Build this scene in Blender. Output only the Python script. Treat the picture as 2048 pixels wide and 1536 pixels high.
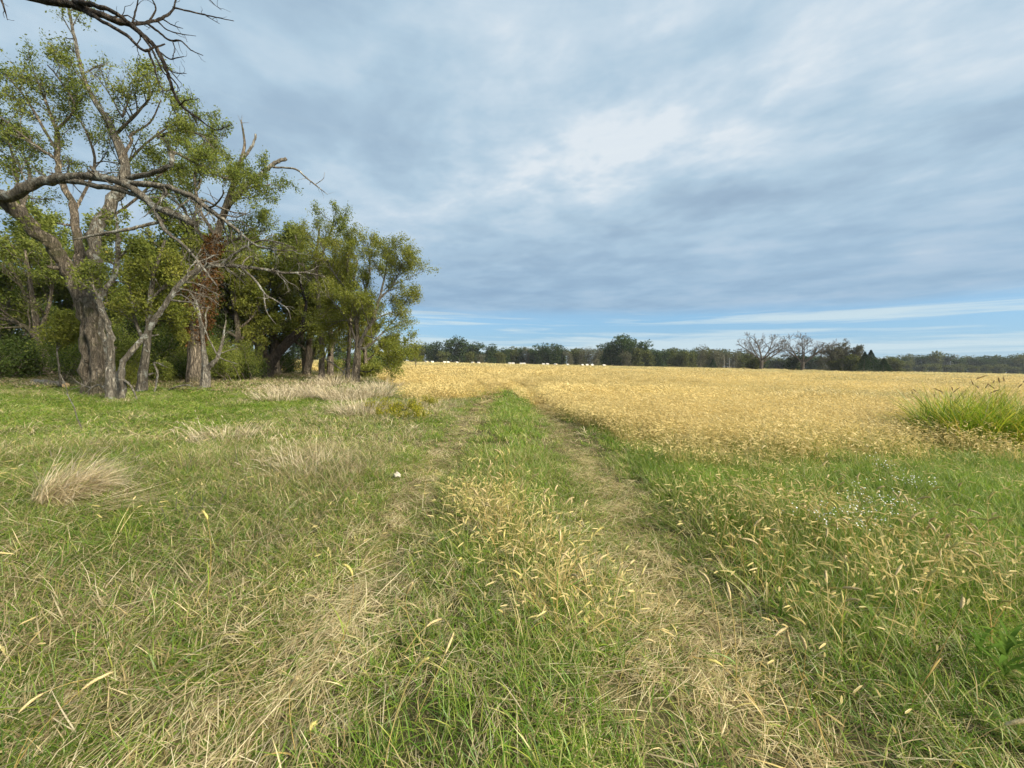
import bpy, math, random
import numpy as np
from mathutils import Vector, Matrix

for o in list(bpy.data.objects): bpy.data.objects.remove(o, do_unlink=True)
S = bpy.context.scene
COL = S.collection
RNG = np.random.default_rng(7)
random.seed(7)

# ------------------------------------------------------------------ camera, sky, sun, exposure
F = 770.0                      # focal length in pixels of the 2048 px wide photograph
CAM_H = 1.55
PITCH = math.radians(-3.2)
ROLL = math.radians(1.15)
EXPO = 1.12
SUN_EL, SUN_AZ = math.radians(33), math.radians(118)    # azimuth clockwise from +Y (view direction)
SKY_STRENGTH = 0.1

cam_d = bpy.data.cameras.new('camera'); cam = bpy.data.objects.new('camera', cam_d); COL.objects.link(cam)
cam_d.sensor_fit = 'HORIZONTAL'; cam_d.sensor_width = 36.0; cam_d.lens = 36.0 * F / 2048.0
cam_d.clip_start = 0.05; cam_d.clip_end = 6000
CM = (Matrix.Translation((0, 0, CAM_H)) @ Matrix.Rotation(math.pi/2 + PITCH, 4, 'X') @ Matrix.Rotation(ROLL, 4, 'Z'))
cam.matrix_world = CM
S.camera = cam
CMn = np.array(CM)

S.view_settings.view_transform = 'Standard'; S.view_settings.look = 'None'
S.view_settings.gamma = 1.0; S.view_settings.exposure = EXPO; S.view_settings.use_curve_mapping = False
S.render.engine = 'CYCLES'
cy = S.cycles
cy.max_bounces = 4; cy.diffuse_bounces = 3; cy.glossy_bounces = 1; cy.transmission_bounces = 3; cy.transparent_max_bounces = 4
cy.volume_bounces = 0; cy.caustics_reflective = False; cy.caustics_refractive = False
cy.use_adaptive_sampling = True; cy.adaptive_threshold = 0.02
cy.use_denoising = True; cy.denoiser = 'OPENIMAGEDENOISE'; cy.denoising_input_passes = 'RGB_ALBEDO_NORMAL'; cy.denoising_prefilter = 'ACCURATE'
cy.sample_clamp_indirect = 4.0

sun_d = bpy.data.lights.new('sun', 'SUN'); sun = bpy.data.objects.new('sun', sun_d); COL.objects.link(sun)
sun_d.energy = 4.9; sun_d.angle = math.radians(32); sun_d.color = (1.0, 0.91, 0.73)
to_sun = Vector((math.sin(SUN_AZ)*math.cos(SUN_EL), math.cos(SUN_AZ)*math.cos(SUN_EL), math.sin(SUN_EL)))
sun.rotation_euler = to_sun.to_track_quat('Z', 'Y').to_euler()
sun.location = (30, -20, 40)


class NT:
    """small helper to write node trees as expressions"""
    def __init__(s, tree): s.t = tree; s.n = tree.nodes; s.l = tree.links
    def node(s, kind, **kw):
        n = s.n.new(kind)
        for k, v in kw.items(): setattr(n, k, v)
        return n
    def put(s, sock, v):
        if v is None: return
        if hasattr(v, 'is_output'): s.l.new(v, sock)
        else: sock.default_value = v
    def m(s, op, a, b=None, c=None, clamp=False):
        n = s.node('ShaderNodeMath', operation=op, use_clamp=clamp)
        s.put(n.inputs[0], a); s.put(n.inputs[1], b)
        if c is not None: s.put(n.inputs[2], c)
        return n.outputs[0]
    def mix(s, f, a, b, mode='MIX'):
        n = s.node('ShaderNodeMix', data_type='RGBA', blend_type=mode)
        n.clamp_factor = True
        s.put(n.inputs[0], f); s.put(n.inputs[6], a); s.put(n.inputs[7], b)
        return n.outputs[2]
    def sstep(s, v, lo, hi, a=0.0, b=1.0):
        n = s.node('ShaderNodeMapRange', interpolation_type='SMOOTHSTEP')
        s.put(n.inputs[0], v); n.inputs[1].default_value = lo; n.inputs[2].default_value = hi
        n.inputs[3].default_value = a; n.inputs[4].default_value = b
        return n.outputs[0]
    def noise(s, vec, scale, detail=4, rough=0.55, dist=0.0):
        n = s.node('ShaderNodeTexNoise')
        if vec is not None: s.l.new(vec, n.inputs['Vector'])
        n.inputs['Scale'].default_value = scale; n.inputs['Detail'].default_value = detail
        n.inputs['Roughness'].default_value = rough; n.inputs['Distortion'].default_value = dist
        return n.outputs[0]
    def ramp(s, fac, stops):
        n = s.node('ShaderNodeValToRGB')
        e = n.color_ramp.elements
        while len(e) < len(stops): e.new(0.5)
        for el, (p, c) in zip(e, stops): el.position = p; el.color = (*c, 1)
        s.put(n.inputs[0], fac)
        return n.outputs[0]
    def xyz(s, x, y, z):
        n = s.node('ShaderNodeCombineXYZ'); s.put(n.inputs[0], x); s.put(n.inputs[1], y); s.put(n.inputs[2], z)
        return n.outputs[0]
    def sep(s, v):
        n = s.node('ShaderNodeSeparateXYZ'); s.l.new(v, n.inputs[0]); return n.outputs
    def attr(s, name, kind='GEOMETRY'):
        return s.node('ShaderNodeAttribute', attribute_name=name, attribute_type=kind)


def build_world():
    w = bpy.data.worlds.new('World'); S.world = w; w.use_nodes = True
    t = NT(w.node_tree); t.n.clear()
    out = t.node('ShaderNodeOutputWorld'); bg = t.node('ShaderNodeBackground')
    t.l.new(bg.outputs[0], out.inputs[0]); bg.inputs[1].default_value = SKY_STRENGTH
    sky = t.node('ShaderNodeTexSky', sky_type='NISHITA', sun_disc=False)
    sky.sun_elevation = SUN_EL; sky.sun_rotation = SUN_AZ; sky.air_density = 1.0; sky.dust_density = 1.2; sky.ozone_density = 1.5
    k = 1.0/(SKY_STRENGTH * 2**EXPO)
    def C(r, g, b): return (r*k, g*k, b*k, 1)
    co = t.node('ShaderNodeTexCoord').outputs['Generated']
    x, y, z = t.sep(co)
    zc = t.m('MAXIMUM', z, 0.0)
    h = t.m('SQRT', t.m('ADD', t.m('MULTIPLY', x, x), t.m('MULTIPLY', y, y)))
    e = t.m('DIVIDE', zc, t.m('MAXIMUM', h, 0.01))
    zz = t.m('ADD', zc, 0.07)
    px = t.m('DIVIDE', x, zz); py = t.m('DIVIDE', y, zz)
    # axes along (a) and across (b) the cloud bands
    a = t.m('ADD', t.m('MULTIPLY', px, 0.80), t.m('MULTIPLY', py, -0.60))
    b = t.m('ADD', t.m('MULTIPLY', px, 0.60), t.m('MULTIPLY', py, 0.80))
    n_band = t.noise(t.xyz(t.m('MULTIPLY', a, 0.42), t.m('MULTIPLY', b, 0.85), 3.1), 1.0, 5, 0.55, 0.6)
    n_soft = t.noise(t.xyz(t.m('MULTIPLY', a, 0.55), t.m('MULTIPLY', b, 0.75), 9.4), 1.0, 3, 0.5, 0.2)
    n_fine = t.noise(t.xyz(t.m('MULTIPLY', a, 4.6), t.m('MULTIPLY', b, 5.2), 1.7), 1.0, 6, 0.58, 0.15)
    # thin bright place in the cloud deck, long in the band direction
    da = t.m('DIVIDE', t.m('SUBTRACT', a, -0.75), 1.0); db = t.m('DIVIDE', t.m('SUBTRACT', b, 1.50), 0.5)
    g = t.m('POWER', 2.718, t.m('MULTIPLY', t.m('ADD', t.m('MULTIPLY', da, da), t.m('MULTIPLY', db, db)), -1.0))
    da2 = t.m('DIVIDE', t.m('SUBTRACT', a, -0.4), 2.0); db2 = t.m('DIVIDE', t.m('SUBTRACT', b, 2.15), 0.24)
    g2 = t.m('POWER', 2.718, t.m('MULTIPLY', t.m('ADD', t.m('MULTIPLY', da2, da2), t.m('MULTIPLY', db2, db2)), -1.0))
    br = t.m('MULTIPLY_ADD', t.m('SUBTRACT', n_band, 0.5), 0.7, 0.535)
    n_mid = t.noise(t.xyz(t.m('MULTIPLY', a, 1.9), t.m('MULTIPLY', b, 2.2), 5.2), 1.0, 7, 0.55, 0.12)
    br = t.m('MULTIPLY_ADD', t.sstep(n_mid, 0.30, 0.70, -0.5, 0.5), 0.46, br)
    br = t.m('MULTIPLY_ADD', t.m('SUBTRACT', n_soft, 0.5), 0.8, br)
    br = t.m('MULTIPLY_ADD', t.m('SUBTRACT', n_fine, 0.5), t.m('MULTIPLY_ADD', g, 0.55, 0.34), br)
    br = t.m('MULTIPLY_ADD', g, 0.17, br)
    br = t.m('MULTIPLY_ADD', g2, -0.28, br, clamp=True)
    deck = t.ramp(br, [(0.0, (0.30, 0.415, 0.55)), (0.30, (0.37, 0.505, 0.64)), (0.55, (0.455, 0.605, 0.735)), (0.80, (0.585, 0.705, 0.81)), (1.0, (0.75, 0.82, 0.88))])
    deck = t.mix(1.0, deck, (k, k, k, 1), 'MULTIPLY')
    # lower part of the deck is bluer
    deck = t.mix(t.sstep(e, 0.10, 0.42, 0.6, 0.0), deck, C(0.265, 0.43, 0.62))
    # clear strip above the horizon with long thin clouds
    n_edge = t.noise(t.xyz(t.m('MULTIPLY', x, 1.2), t.m('MULTIPLY', y, 1.2), t.m('MULTIPLY', e, 9.0)), 1.6, 4, 0.55, 0.3)
    es = t.m('MULTIPLY_ADD', t.m('SUBTRACT', n_edge, 0.5), 0.05, e)
    deck_on = t.sstep(es, 0.106, 0.148)
    n_cir = t.noise(t.xyz(t.m('MULTIPLY', x, 1.3), t.m('MULTIPLY', y, 1.3), t.m('MULTIPLY', e, 30.0)), 2.0, 5, 0.6, 0.4)
    cir = t.sstep(t.m('ADD', n_cir, t.sstep(e, 0.02, 0.11, 0.16, -0.06)), 0.42, 0.62)
    clear = t.mix(0.72, t.mix(1.0, sky.outputs[0], (0.75, 0.85, 1.0, 1), 'MULTIPLY'), C(0.215, 0.46, 0.70))
    strip = t.mix(t.m('MULTIPLY', cir, 0.92), clear, C(0.60, 0.745, 0.82))
    col = t.mix(t.m('MULTIPLY', deck_on, 0.97), strip, deck)
    t.l.new(col, bg.inputs[0])
build_world()

# ------------------------------------------------------------------ geometry helpers
def P(u, v, d):
    """photograph pixel + depth along the view axis -> world point"""
    c = np.array([(u-1024)/F*d, -(v-768)/F*d, -d, 1.0])
    return (CMn @ c)[:3]
def G(u, v, z=0.0):
    a = P(u, v, 1.0) - np.array([0, 0, CAM_H]); s = (z-CAM_H)/a[2]
    return np.array([0, 0, CAM_H]) + a*s

def vnoise(x, y, seed=0):
    xi = np.floor(x); yi = np.floor(y); fx = x-xi; fy = y-yi
    fx = fx*fx*(3-2*fx); fy = fy*fy*(3-2*fy)
    def hs(i, j):
        v = np.sin(i*127.1 + j*311.7 + seed*74.7)*43758.5453
        return v-np.floor(v)
    return (hs(xi, yi)*(1-fx)+hs(xi+1, yi)*fx)*(1-fy) + (hs(xi, yi+1)*(1-fx)+hs(xi+1, yi+1)*fx)*fy
def fbm(x, y, seed=0, octv=3):
    x = np.asarray(x, float); y = np.asarray(y, float)
    s = 0; a = 0.5; tot = 0
    for i in range(octv):
        s = s + a*vnoise(x, y, seed+i*13); tot += a; a *= 0.5; x = x*2.03+5.3; y = y*2.03+1.7
    return s/tot
def sst(v, lo, hi):
    t = np.clip((v-lo)/(hi-lo), 0, 1); return t*t*(3-2*t)

def mk_mesh(name, V, quads=None, tris=None, attrs=None, mat=None, smooth=False, mats=None, mat_idx=None):
    me = bpy.data.meshes.new(name)
    V = np.asarray(V, np.float32).reshape(-1, 3)
    q = np.zeros((0, 4), np.int32) if quads is None or len(quads) == 0 else np.asarray(quads, np.int32)
    t = np.zeros((0, 3), np.int32) if tris is None or len(tris) == 0 else np.asarray(tris, np.int32)
    loops = np.concatenate([q.ravel(), t.ravel()])
    starts = np.concatenate([np.arange(len(q))*4, len(q)*4 + np.arange(len(t))*3]).astype(np.int32)
    me.vertices.add(len(V)); me.vertices.foreach_set('co', V.ravel())
    me.loops.add(len(loops)); me.loops.foreach_set('vertex_index', loops.astype(np.int32))
    me.polygons.add(len(starts)); me.polygons.foreach_set('loop_start', starts)
    if smooth: me.polygons.foreach_set('use_smooth', np.ones(len(starts), bool))
    for k, a in (attrs or {}).items():
        a = np.asarray(a, np.float32)
        if a.ndim == 1:
            at = me.attributes.new(k, 'FLOAT', 'POINT'); at.data.foreach_set('value', a)
        else:
            at = me.attributes.new(k, 'FLOAT_VECTOR', 'POINT'); at.data.foreach_set('vector', a.ravel())
    if mat: me.materials.append(mat)
    me.update(calc_edges=True); me.validate()
    return me

def obj(name, me, parent=None, loc=None, rotz=0.0, link=True):
    o = bpy.data.objects.new(name, me)
    if link: COL.objects.link(o)
    if parent: o.parent = parent
    if loc is not None: o.location = [float(c) for c in loc]
    if rotz: o.rotation_euler = (0, 0, rotz)
    return o
def tag(o, label=None, cat=None, group=None, kind=None):
    if label: o['label'] = label
    if cat: o['category'] = cat
    if group: o['group'] = group
    if kind: o['kind'] = kind
    return o
def empty(name, loc, label, cat, group=None, rotz=0.0):
    o = obj(name, None, None, loc, rotz); o.empty_display_size = 0.2
    return tag(o, label, cat, group)
def copy_thing(o, loc=None, rotz=None, scale=None, label=None, group=None):
    c = o.copy(); COL.objects.link(c)
    if loc is not None: c.location = [float(q) for q in loc]
    if rotz is not None: c.rotation_euler = (c.rotation_euler[0], c.rotation_euler[1], rotz)
    if scale is not None: c.scale = scale
    if label: c['label'] = label
    if group: c['group'] = group
    for ch in o.children:
        k = ch.copy(); COL.objects.link(k); k.parent = c
        for g in ch.children:
            q = g.copy(); COL.objects.link(q); q.parent = k
    return c

class Geo:
    """collects verts / quads / tris with per vertex attributes"""
    def __init__(s): s.V = []; s.Q = []; s.T = []; s.A = {}; s.n = 0
    def add(s, V, Q=None, T=None, **attrs):
        V = np.asarray(V, float).reshape(-1, 3)
        if Q is not None and len(Q): s.Q.append(np.asarray(Q)+s.n)
        if T is not None and len(T): s.T.append(np.asarray(T)+s.n)
        for k, a in attrs.items():
            a = np.asarray(a, float)
            if a.ndim == 0: a = np.full(len(V), float(a))
            s.A.setdefault(k, []).append(a)
        s.V.append(V); s.n += len(V)
    def mesh(s, name, mat=None, smooth=False, origin=None):
        V = np.concatenate(s.V) if s.V else np.zeros((0, 3))
        if origin is not None: V = V - np.asarray(origin)[None]
        Q = np.concatenate(s.Q) if s.Q else None
        T = np.concatenate(s.T) if s.T else None
        A = {k: np.concatenate(a) for k, a in s.A.items()}
        A = {k: a for k, a in A.items() if len(a) == len(V)}
        return mk_mesh(name, V, Q, T, A, mat, smooth)

def box(g, lo, hi):
    x0, y0, z0 = lo; x1, y1, z1 = hi
    g.add([(x0,y0,z0),(x1,y0,z0),(x1,y1,z0),(x0,y1,z0),(x0,y0,z1),(x1,y0,z1),(x1,y1,z1),(x0,y1,z1)],
          [(0,3,2,1),(4,5,6,7),(0,1,5,4),(1,2,6,5),(2,3,7,6),(3,0,4,7)])

def crom(pts, sub=4):
    """catmull-rom resample of rows (any number of columns)"""
    p = np.asarray(pts, float)
    if len(p) < 3: return np.array([p[0]+(p[-1]-p[0])*t for t in np.linspace(0, 1, sub+1)])
    q = np.vstack([2*p[0]-p[1], p, 2*p[-1]-p[-2]]); out = []
    for i in range(1, len(q)-2):
        for t in np.arange(sub)/sub:
            a, b, c, d = q[i-1], q[i], q[i+1], q[i+2]
            out.append(0.5*((2*b)+(-a+c)*t+(2*a-5*b+4*c-d)*t*t+(-a+3*b-3*c+d)*t**3))
    out.append(q[-2])
    return np.array(out)

def tube(g, pts, rad, sides=6, cap=True, rough=0.0, rng=RNG, flute=0.0):
    pts = np.asarray(pts, float); n = len(pts); rad = np.asarray(rad, float)
    tan = np.gradient(pts, axis=0); tan /= np.linalg.norm(tan, axis=1)[:, None]+1e-9
    up = np.array([0, 0, 1.0]) if abs(tan[0, 2]) < 0.9 else np.array([1.0, 0, 0])
    a = np.cross(tan[0], up); a /= np.linalg.norm(a)
    ang = np.arange(sides)/sides*2*np.pi; ca = np.cos(ang)[:, None]; sa = np.sin(ang)[:, None]
    V = np.empty((n, sides, 3))
    for i in range(n):
        a = a - tan[i]*np.dot(a, tan[i]); a /= np.linalg.norm(a)+1e-9
        b = np.cross(tan[i], a)
        r = rad[i]
        if rough: r = r*(1+rng.normal(0, rough, (sides, 1)))
        if flute:
            s = i/(n-1)
            r = r*(1+flute*(np.cos(3*ang+1.7+2*s)+.7*np.cos(5*ang+4*s)+.6*np.cos(8*ang-3*s))*(1.25-.6*s))[:, None] if np.ndim(r) == 0 else r*(1+flute*(np.cos(3*ang+1.7+2*s)+.7*np.cos(5*ang+4*s)+.6*np.cos(8*ang-3*s))*(1.25-.6*s))[:, None]
        V[i] = pts[i] + (ca*a + sa*b)*r
    i, j = np.meshgrid(np.arange(n-1), np.arange(sides), indexing='ij'); i = i.ravel(); j = j.ravel(); j2 = (j+1) % sides
    Q = np.stack([i*sides+j, i*sides+j2, (i+1)*sides+j2, (i+1)*sides+j], 1)
    VV = V.reshape(-1, 3); T = None
    if cap:
        VV = np.vstack([VV, pts[-1]]); c = n*sides; k = np.arange(sides)
        T = np.stack([(n-1)*sides+k, (n-1)*sides+(k+1) % sides, np.full(sides, c)], 1)
    g.add(VV, Q, T)

# blades: vectorised bundles of grass leaves
def blades(g, base, az, el, length, width, curl, nseg=3, bl=None, kind=0.0, taper=0.8, rng=RNG, zmin=0.003, twist=0.5):
    n = len(base); base = np.asarray(base, float)
    p = base.copy(); rows = []; ts = []
    tw = rng.normal(0, twist, n)
    for k in range(nseg+1):
        t = k/nseg
        if k > 0:
            e = el - curl*((k-0.5)/nseg)
            d = np.stack([np.cos(az)*np.cos(e), np.sin(az)*np.cos(e), np.sin(e)], 1)
            p = p + d*(length/nseg)[:, None]
            p[:, 2] = np.maximum(p[:, 2], zmin + base[:, 2]*0.3)
        rows.append(p.copy()); ts.append(t)
    wd = np.stack([-np.sin(az+tw), np.cos(az+tw), np.sin(tw)*0.3], 1)
    V = []; 
    for k in range(nseg):
        w = width*(1-ts[k]**1.6*taper)*0.5
        if k == 0: w = w*0.75
        V.append(rows[k]-wd*w[:, None]); V.append(rows[k]+wd*w[:, None])
    V.append(rows[nseg])
    m = 2*nseg+1
    VV = np.stack(V, 1).reshape(-1, 3)
    o = (np.arange(n)*m)[:, None]
    Q = np.concatenate([o+np.array([[2*k, 2*k+1, 2*k+3, 2*k+2]]) for k in range(nseg-1)]) if nseg > 1 else None
    T = o+np.array([[2*nseg-2, 2*nseg-1, 2*nseg]])
    tt = np.tile(np.repeat(np.array(ts), [2]*nseg+[1]), n)
    if bl is None: bl = rng.random(n)
    g.add(VV, Q, T, bl=np.repeat(bl, m), tt=tt, kind=np.full(n*m, float(kind)))
    return rows[nseg]

# ------------------------------------------------------------------ materials
def new_mat(name):
    m = bpy.data.materials.new(name); m.use_nodes = True
    t = NT(m.node_tree); t.n.clear()
    return m, t
def leaf_out(t, col, trans=0.4, rough=0.55, gloss=0.0):
    out = t.node('ShaderNodeOutputMaterial')
    d = t.node('ShaderNodeBsdfDiffuse'); tr = t.node('ShaderNodeBsdfTranslucent'); mx = t.node('ShaderNodeMixShader')
    t.l.new(col, d.inputs[0]); t.l.new(col, tr.inputs[0]); mx.inputs[0].default_value = trans
    t.l.new(d.outputs[0], mx.inputs[1]); t.l.new(tr.outputs[0], mx.inputs[2])
    s = mx.outputs[0]
    if gloss:
        gl = t.node('ShaderNodeBsdfGlossy'); gl.inputs['Roughness'].default_value = rough; gl.inputs[0].default_value = (1, 1, 1, 1)
        m2 = t.node('ShaderNodeMixShader'); m2.inputs[0].default_value = gloss
        t.l.new(s, m2.inputs[1]); t.l.new(gl.outputs[0], m2.inputs[2]); s = m2.outputs[0]
    t.l.new(s, out.inputs[0])

def grass_mat(name, tone=None, head=((0.58, 0.475, 0.24), (0.48, 0.425, 0.17)), tint=None):
    """tone = (share of dry blades, grey straw -> golden straw, brightness)"""
    m, t = new_mat(name)
    bl = t.attr('bl').outputs['Fac']; tt = t.attr('tt').outputs['Fac']; kind = t.attr('kind').outputs['Fac']
    if tone is None:
        x, y, z = t.sep(t.attr('tone', 'INSTANCER').outputs['Vector'])
    else:
        x, y, z = tone
    b2 = t.m('FRACT', t.m('MULTIPLY', bl, 7.31)); b3 = t.m('FRACT', t.m('MULTIPLY', bl, 23.7))
    green = t.ramp(b2, [(0.0, (0.055, 0.125, 0.012)), (0.45, (0.118, 0.21, 0.02)), (0.8, (0.195, 0.265, 0.03)), (1.0, (0.30, 0.315, 0.055))])
    grey = t.ramp(b2, [(0.0, (0.18, 0.145, 0.085)), (0.5, (0.40, 0.335, 0.205)), (1.0, (0.66, 0.59, 0.43))])
    gold = t.ramp(b2, [(0.0, (0.38, 0.268, 0.08)), (0.5, (0.52, 0.38, 0.125)), (1.0, (0.66, 0.51, 0.205))])
    straw = t.mix(y, grey, gold)
    dry = t.m('MULTIPLY_ADD', t.m('SUBTRACT', x, bl), 7.0, 0.5, clamp=True)
    # withered tips on part of the green blades
    dry = t.m('MAXIMUM', dry, t.m('MULTIPLY', t.m('MULTIPLY', t.sstep(tt, 0.55, 1.0), t.sstep(b3, 0.45, 0.7)), 0.75))
    col = t.mix(dry, green, straw)
    hd = t.mix(b3, (*head[0], 1), (*head[1], 1))
    hd = t.mix(t.sstep(y, 0.62, 0.82), hd, (0.56, 0.44, 0.185, 1))
    col = t.mix(t.sstep(kind, 0.4, 0.6), col, hd)
    col = t.mix(1.0, col, t.xyz(z, z, z), 'MULTIPLY')
    if tint: col = t.mix(1.0, col, (*tint, 1), 'MULTIPLY')
    leaf_out(t, col, 0.4, 0.45, 0.02)
    return m

def leaf_mat(name, dark, mid, light, trans=0.4, autumn=None):
    m, t = new_mat(name)
    bl = t.attr('bl').outputs['Fac']
    col = t.ramp(bl, [(0.0, dark), (0.5, mid), (0.92, light), (1.0, autumn or light)])
    leaf_out(t, col, trans, 0.4, 0.0)
    return m

def bark_mat(name, dark, light, lichen=None, scale=1.0, moss=None):
    m, t = new_mat(name)
    co = t.node('ShaderNodeTexCoord').outputs['Object']
    x, y, z = t.sep(co)
    ridg = t.noise(t.xyz(t.m('MULTIPLY', x, 11*scale), t.m('MULTIPLY', y, 11*scale), t.m('MULTIPLY', z, 2.4*scale)), 1.0, 6, 0.72, 0.9)
    f = t.sstep(ridg, 0.36, 0.62)
    col = t.mix(f, (*dark, 1), (*light, 1))
    if lichen:
        n2 = t.noise(co, 3.2*scale, 5, 0.65, 0.3)
        col = t.mix(t.sstep(n2, 0.52, 0.64), col, (*lichen, 1))
    if moss:
        n3 = t.noise(co, 1.1, 4, 0.6)
        col = t.mix(t.m('MULTIPLY', t.sstep(n3, 0.5, 0.66), 0.7), col, (*moss, 1))
    out = t.node('ShaderNodeOutputMaterial'); b = t.node('ShaderNodeBsdfPrincipled')
    b.inputs['Roughness'].default_value = 0.9; b.inputs['Specular IOR Level'].default_value = 0.15
    t.l.new(col, b.inputs['Base Color'])
    bp = t.node('ShaderNodeBump'); bp.inputs['Strength'].default_value = 1.0; bp.inputs['Distance'].default_value = 0.09
    t.l.new(f, bp.inputs['Height']); t.l.new(bp.outputs[0], b.inputs['Normal'])
    t.l.new(b.outputs[0], out.inputs[0])
    return m

def plain_mat(name, c1, c2, scale=6.0, rough=0.8, bump=0.3, stretch=(1, 1, 1)):
    m, t = new_mat(name)
    co = t.node('ShaderNodeTexCoord').outputs['Object']
    x, y, z = t.sep(co)
    n = t.noise(t.xyz(t.m('MULTIPLY', x, stretch[0]), t.m('MULTIPLY', y, stretch[1]), t.m('MULTIPLY', z, stretch[2])), scale, 5, 0.6, 0.2)
    col = t.mix(t.sstep(n, 0.32, 0.68), (*c1, 1), (*c2, 1))
    out = t.node('ShaderNodeOutputMaterial'); b = t.node('ShaderNodeBsdfPrincipled')
    b.inputs['Roughness'].default_value = rough; b.inputs['Specular IOR Level'].default_value = 0.25
    t.l.new(col, b.inputs['Base Color'])
    if bump:
        bp = t.node('ShaderNodeBump'); bp.inputs['Strength'].default_value = bump; bp.inputs['Distance'].default_value = 0.02
        t.l.new(n, bp.inputs['Height']); t.l.new(bp.outputs[0], b.inputs['Normal'])
    t.l.new(b.outputs[0], out.inputs[0])
    return m

M = {}
M['grass'] = grass_mat('grass_blades')
M['bark'] = bark_mat('furrowed_bark', (0.07, 0.057, 0.043), (0.27, 0.225, 0.17), moss=(0.085, 0.085, 0.035))
M['bark_pale'] = bark_mat('weathered_pale_wood', (0.13, 0.112, 0.09), (0.31, 0.28, 0.23), lichen=(0.38, 0.385, 0.35))
M['bark_lichen'] = bark_mat('lichen_bark', (0.09, 0.078, 0.062), (0.225, 0.2, 0.16), lichen=(0.36, 0.37, 0.335))
M['bark_dark'] = bark_mat('dark_bark', (0.018, 0.015, 0.013), (0.075, 0.06, 0.048))
M['bark_far'] = bark_mat('far_bark', (0.06, 0.05, 0.04), (0.16, 0.135, 0.11), scale=0.4)
M['leaf'] = leaf_mat('elm_leaves', (0.075, 0.11, 0.022), (0.155, 0.185, 0.038), (0.24, 0.26, 0.065), 0.42, (0.30, 0.24, 0.05))
M['leaf_yellow'] = leaf_mat('yellowing_leaves', (0.09, 0.115, 0.02), (0.18, 0.20, 0.038), (0.28, 0.275, 0.065), 0.45, (0.38, 0.30, 0.06))
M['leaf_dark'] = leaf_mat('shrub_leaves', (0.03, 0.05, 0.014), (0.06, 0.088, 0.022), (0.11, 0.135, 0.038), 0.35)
M['leaf_rust'] = leaf_mat('withered_rust_leaves', (0.045, 0.024, 0.010), (0.09, 0.045, 0.018), (0.15, 0.08, 0.03), 0.3)
M['leaf_oak'] = leaf_mat('oak_leaves', (0.016, 0.032, 0.011), (0.034, 0.058, 0.018), (0.066, 0.092, 0.03), 0.3)
M['leaf_olive'] = leaf_mat('olive_leaves', (0.045, 0.058, 0.018), (0.085, 0.098, 0.03), (0.14, 0.145, 0.05), 0.3)
M['leaf_grey'] = leaf_mat('thinning_leaves', (0.06, 0.062, 0.038), (0.105, 0.105, 0.065), (0.16, 0.155, 0.10), 0.3)
M['leaf_cedar'] = leaf_mat('cedar_needles', (0.010, 0.022, 0.009), (0.022, 0.042, 0.016), (0.05, 0.075, 0.028), 0.15)

# ------------------------------------------------------------------ the lie of the land
def track_c(y):                       # centre line of the wheel track: bends left far out
    y = np.asarray(y, float)
    return 0.06 - 0.02*np.clip(y-18, 0, 30)**2 - 1.2*np.clip(y-48, 0, None)
GB_X = np.array([-300, -60, -24, -16, -9, -3.2, -1.9, 0, 1.15, 1.7, 2.4, 3.4, 5, 6.4, 8.5, 10.3, 14, 60, 400.])
GB_Y = np.array([90, 60, 52, 48, 30, 15.5, 18.5, 21, 14.0, 11.2, 7.4, 6.3, 7.0, 7.7, 8.0, 8.4, 9.0, 22, 60.])
def zones(x, y):
    x = np.asarray(x, float); y = np.asarray(y, float)
    xc = track_c(y)
    wob = 0.12*(fbm(x*0.3, y*0.5, 3)-0.5)
    dl = x-(xc-1.12)+wob; dr = x-(xc+1.14)+wob
    rl = np.exp(-(dl/0.36)**2); rr = np.exp(-(dr/0.42)**2)
    rut = np.maximum(rl, rr)*(1-sst(y, 55, 75))
    n1 = fbm(x*0.55, y*0.55, 21); n2 = fbm(x*1.9, y*1.9, 33); n3 = fbm(x*0.12, y*0.12, 44)
    gold = sst((y-np.interp(x, GB_X, GB_Y))/(1+0.03*np.abs(y)) + 3.4*(n1-0.5) + 2.2*(n2-0.5), -1.5, 1.2)
    left = sst(-(x-xc), 1.55, 2.1)
    right = sst(x-xc+0.6*(n1-.5), 1.45, 2.3)
    copse = sst(-x-0.10*y, 5.5, 9.0)*sst(y, 15.5, 19)*(1-sst(y, 44, 50))
    lawn = left*sst(y + 0.9*(n1-0.5)*4 - 0.14*(x+6), 6.2, 8.6)*(1-gold)*(1-copse)*sst(-x, 3.0, 6.5)
    return dict(rut=rut, rl=rl, rr=rr, gold=gold, left=left, right=right, copse=copse, lawn=lawn, n1=n1, n2=n2, n3=n3, xc=xc)
def ground_h(x, y):
    z = zones(x, y)
    near = 1-sst(np.hypot(x, y), 60, 110)
    h = -0.05*z['rut'] + 0.05*np.exp(-((x-z['xc'])/0.5)**2)*near
    h = h + near*(0.14*(fbm(x*0.22, y*0.22, 5)-0.5) + 0.06*(z['n1']-0.5) + 0.03*(z['n2']-0.5))
    h = h + 0.05*z['right']*near*sst(y, -2, 1)
    return h

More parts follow.
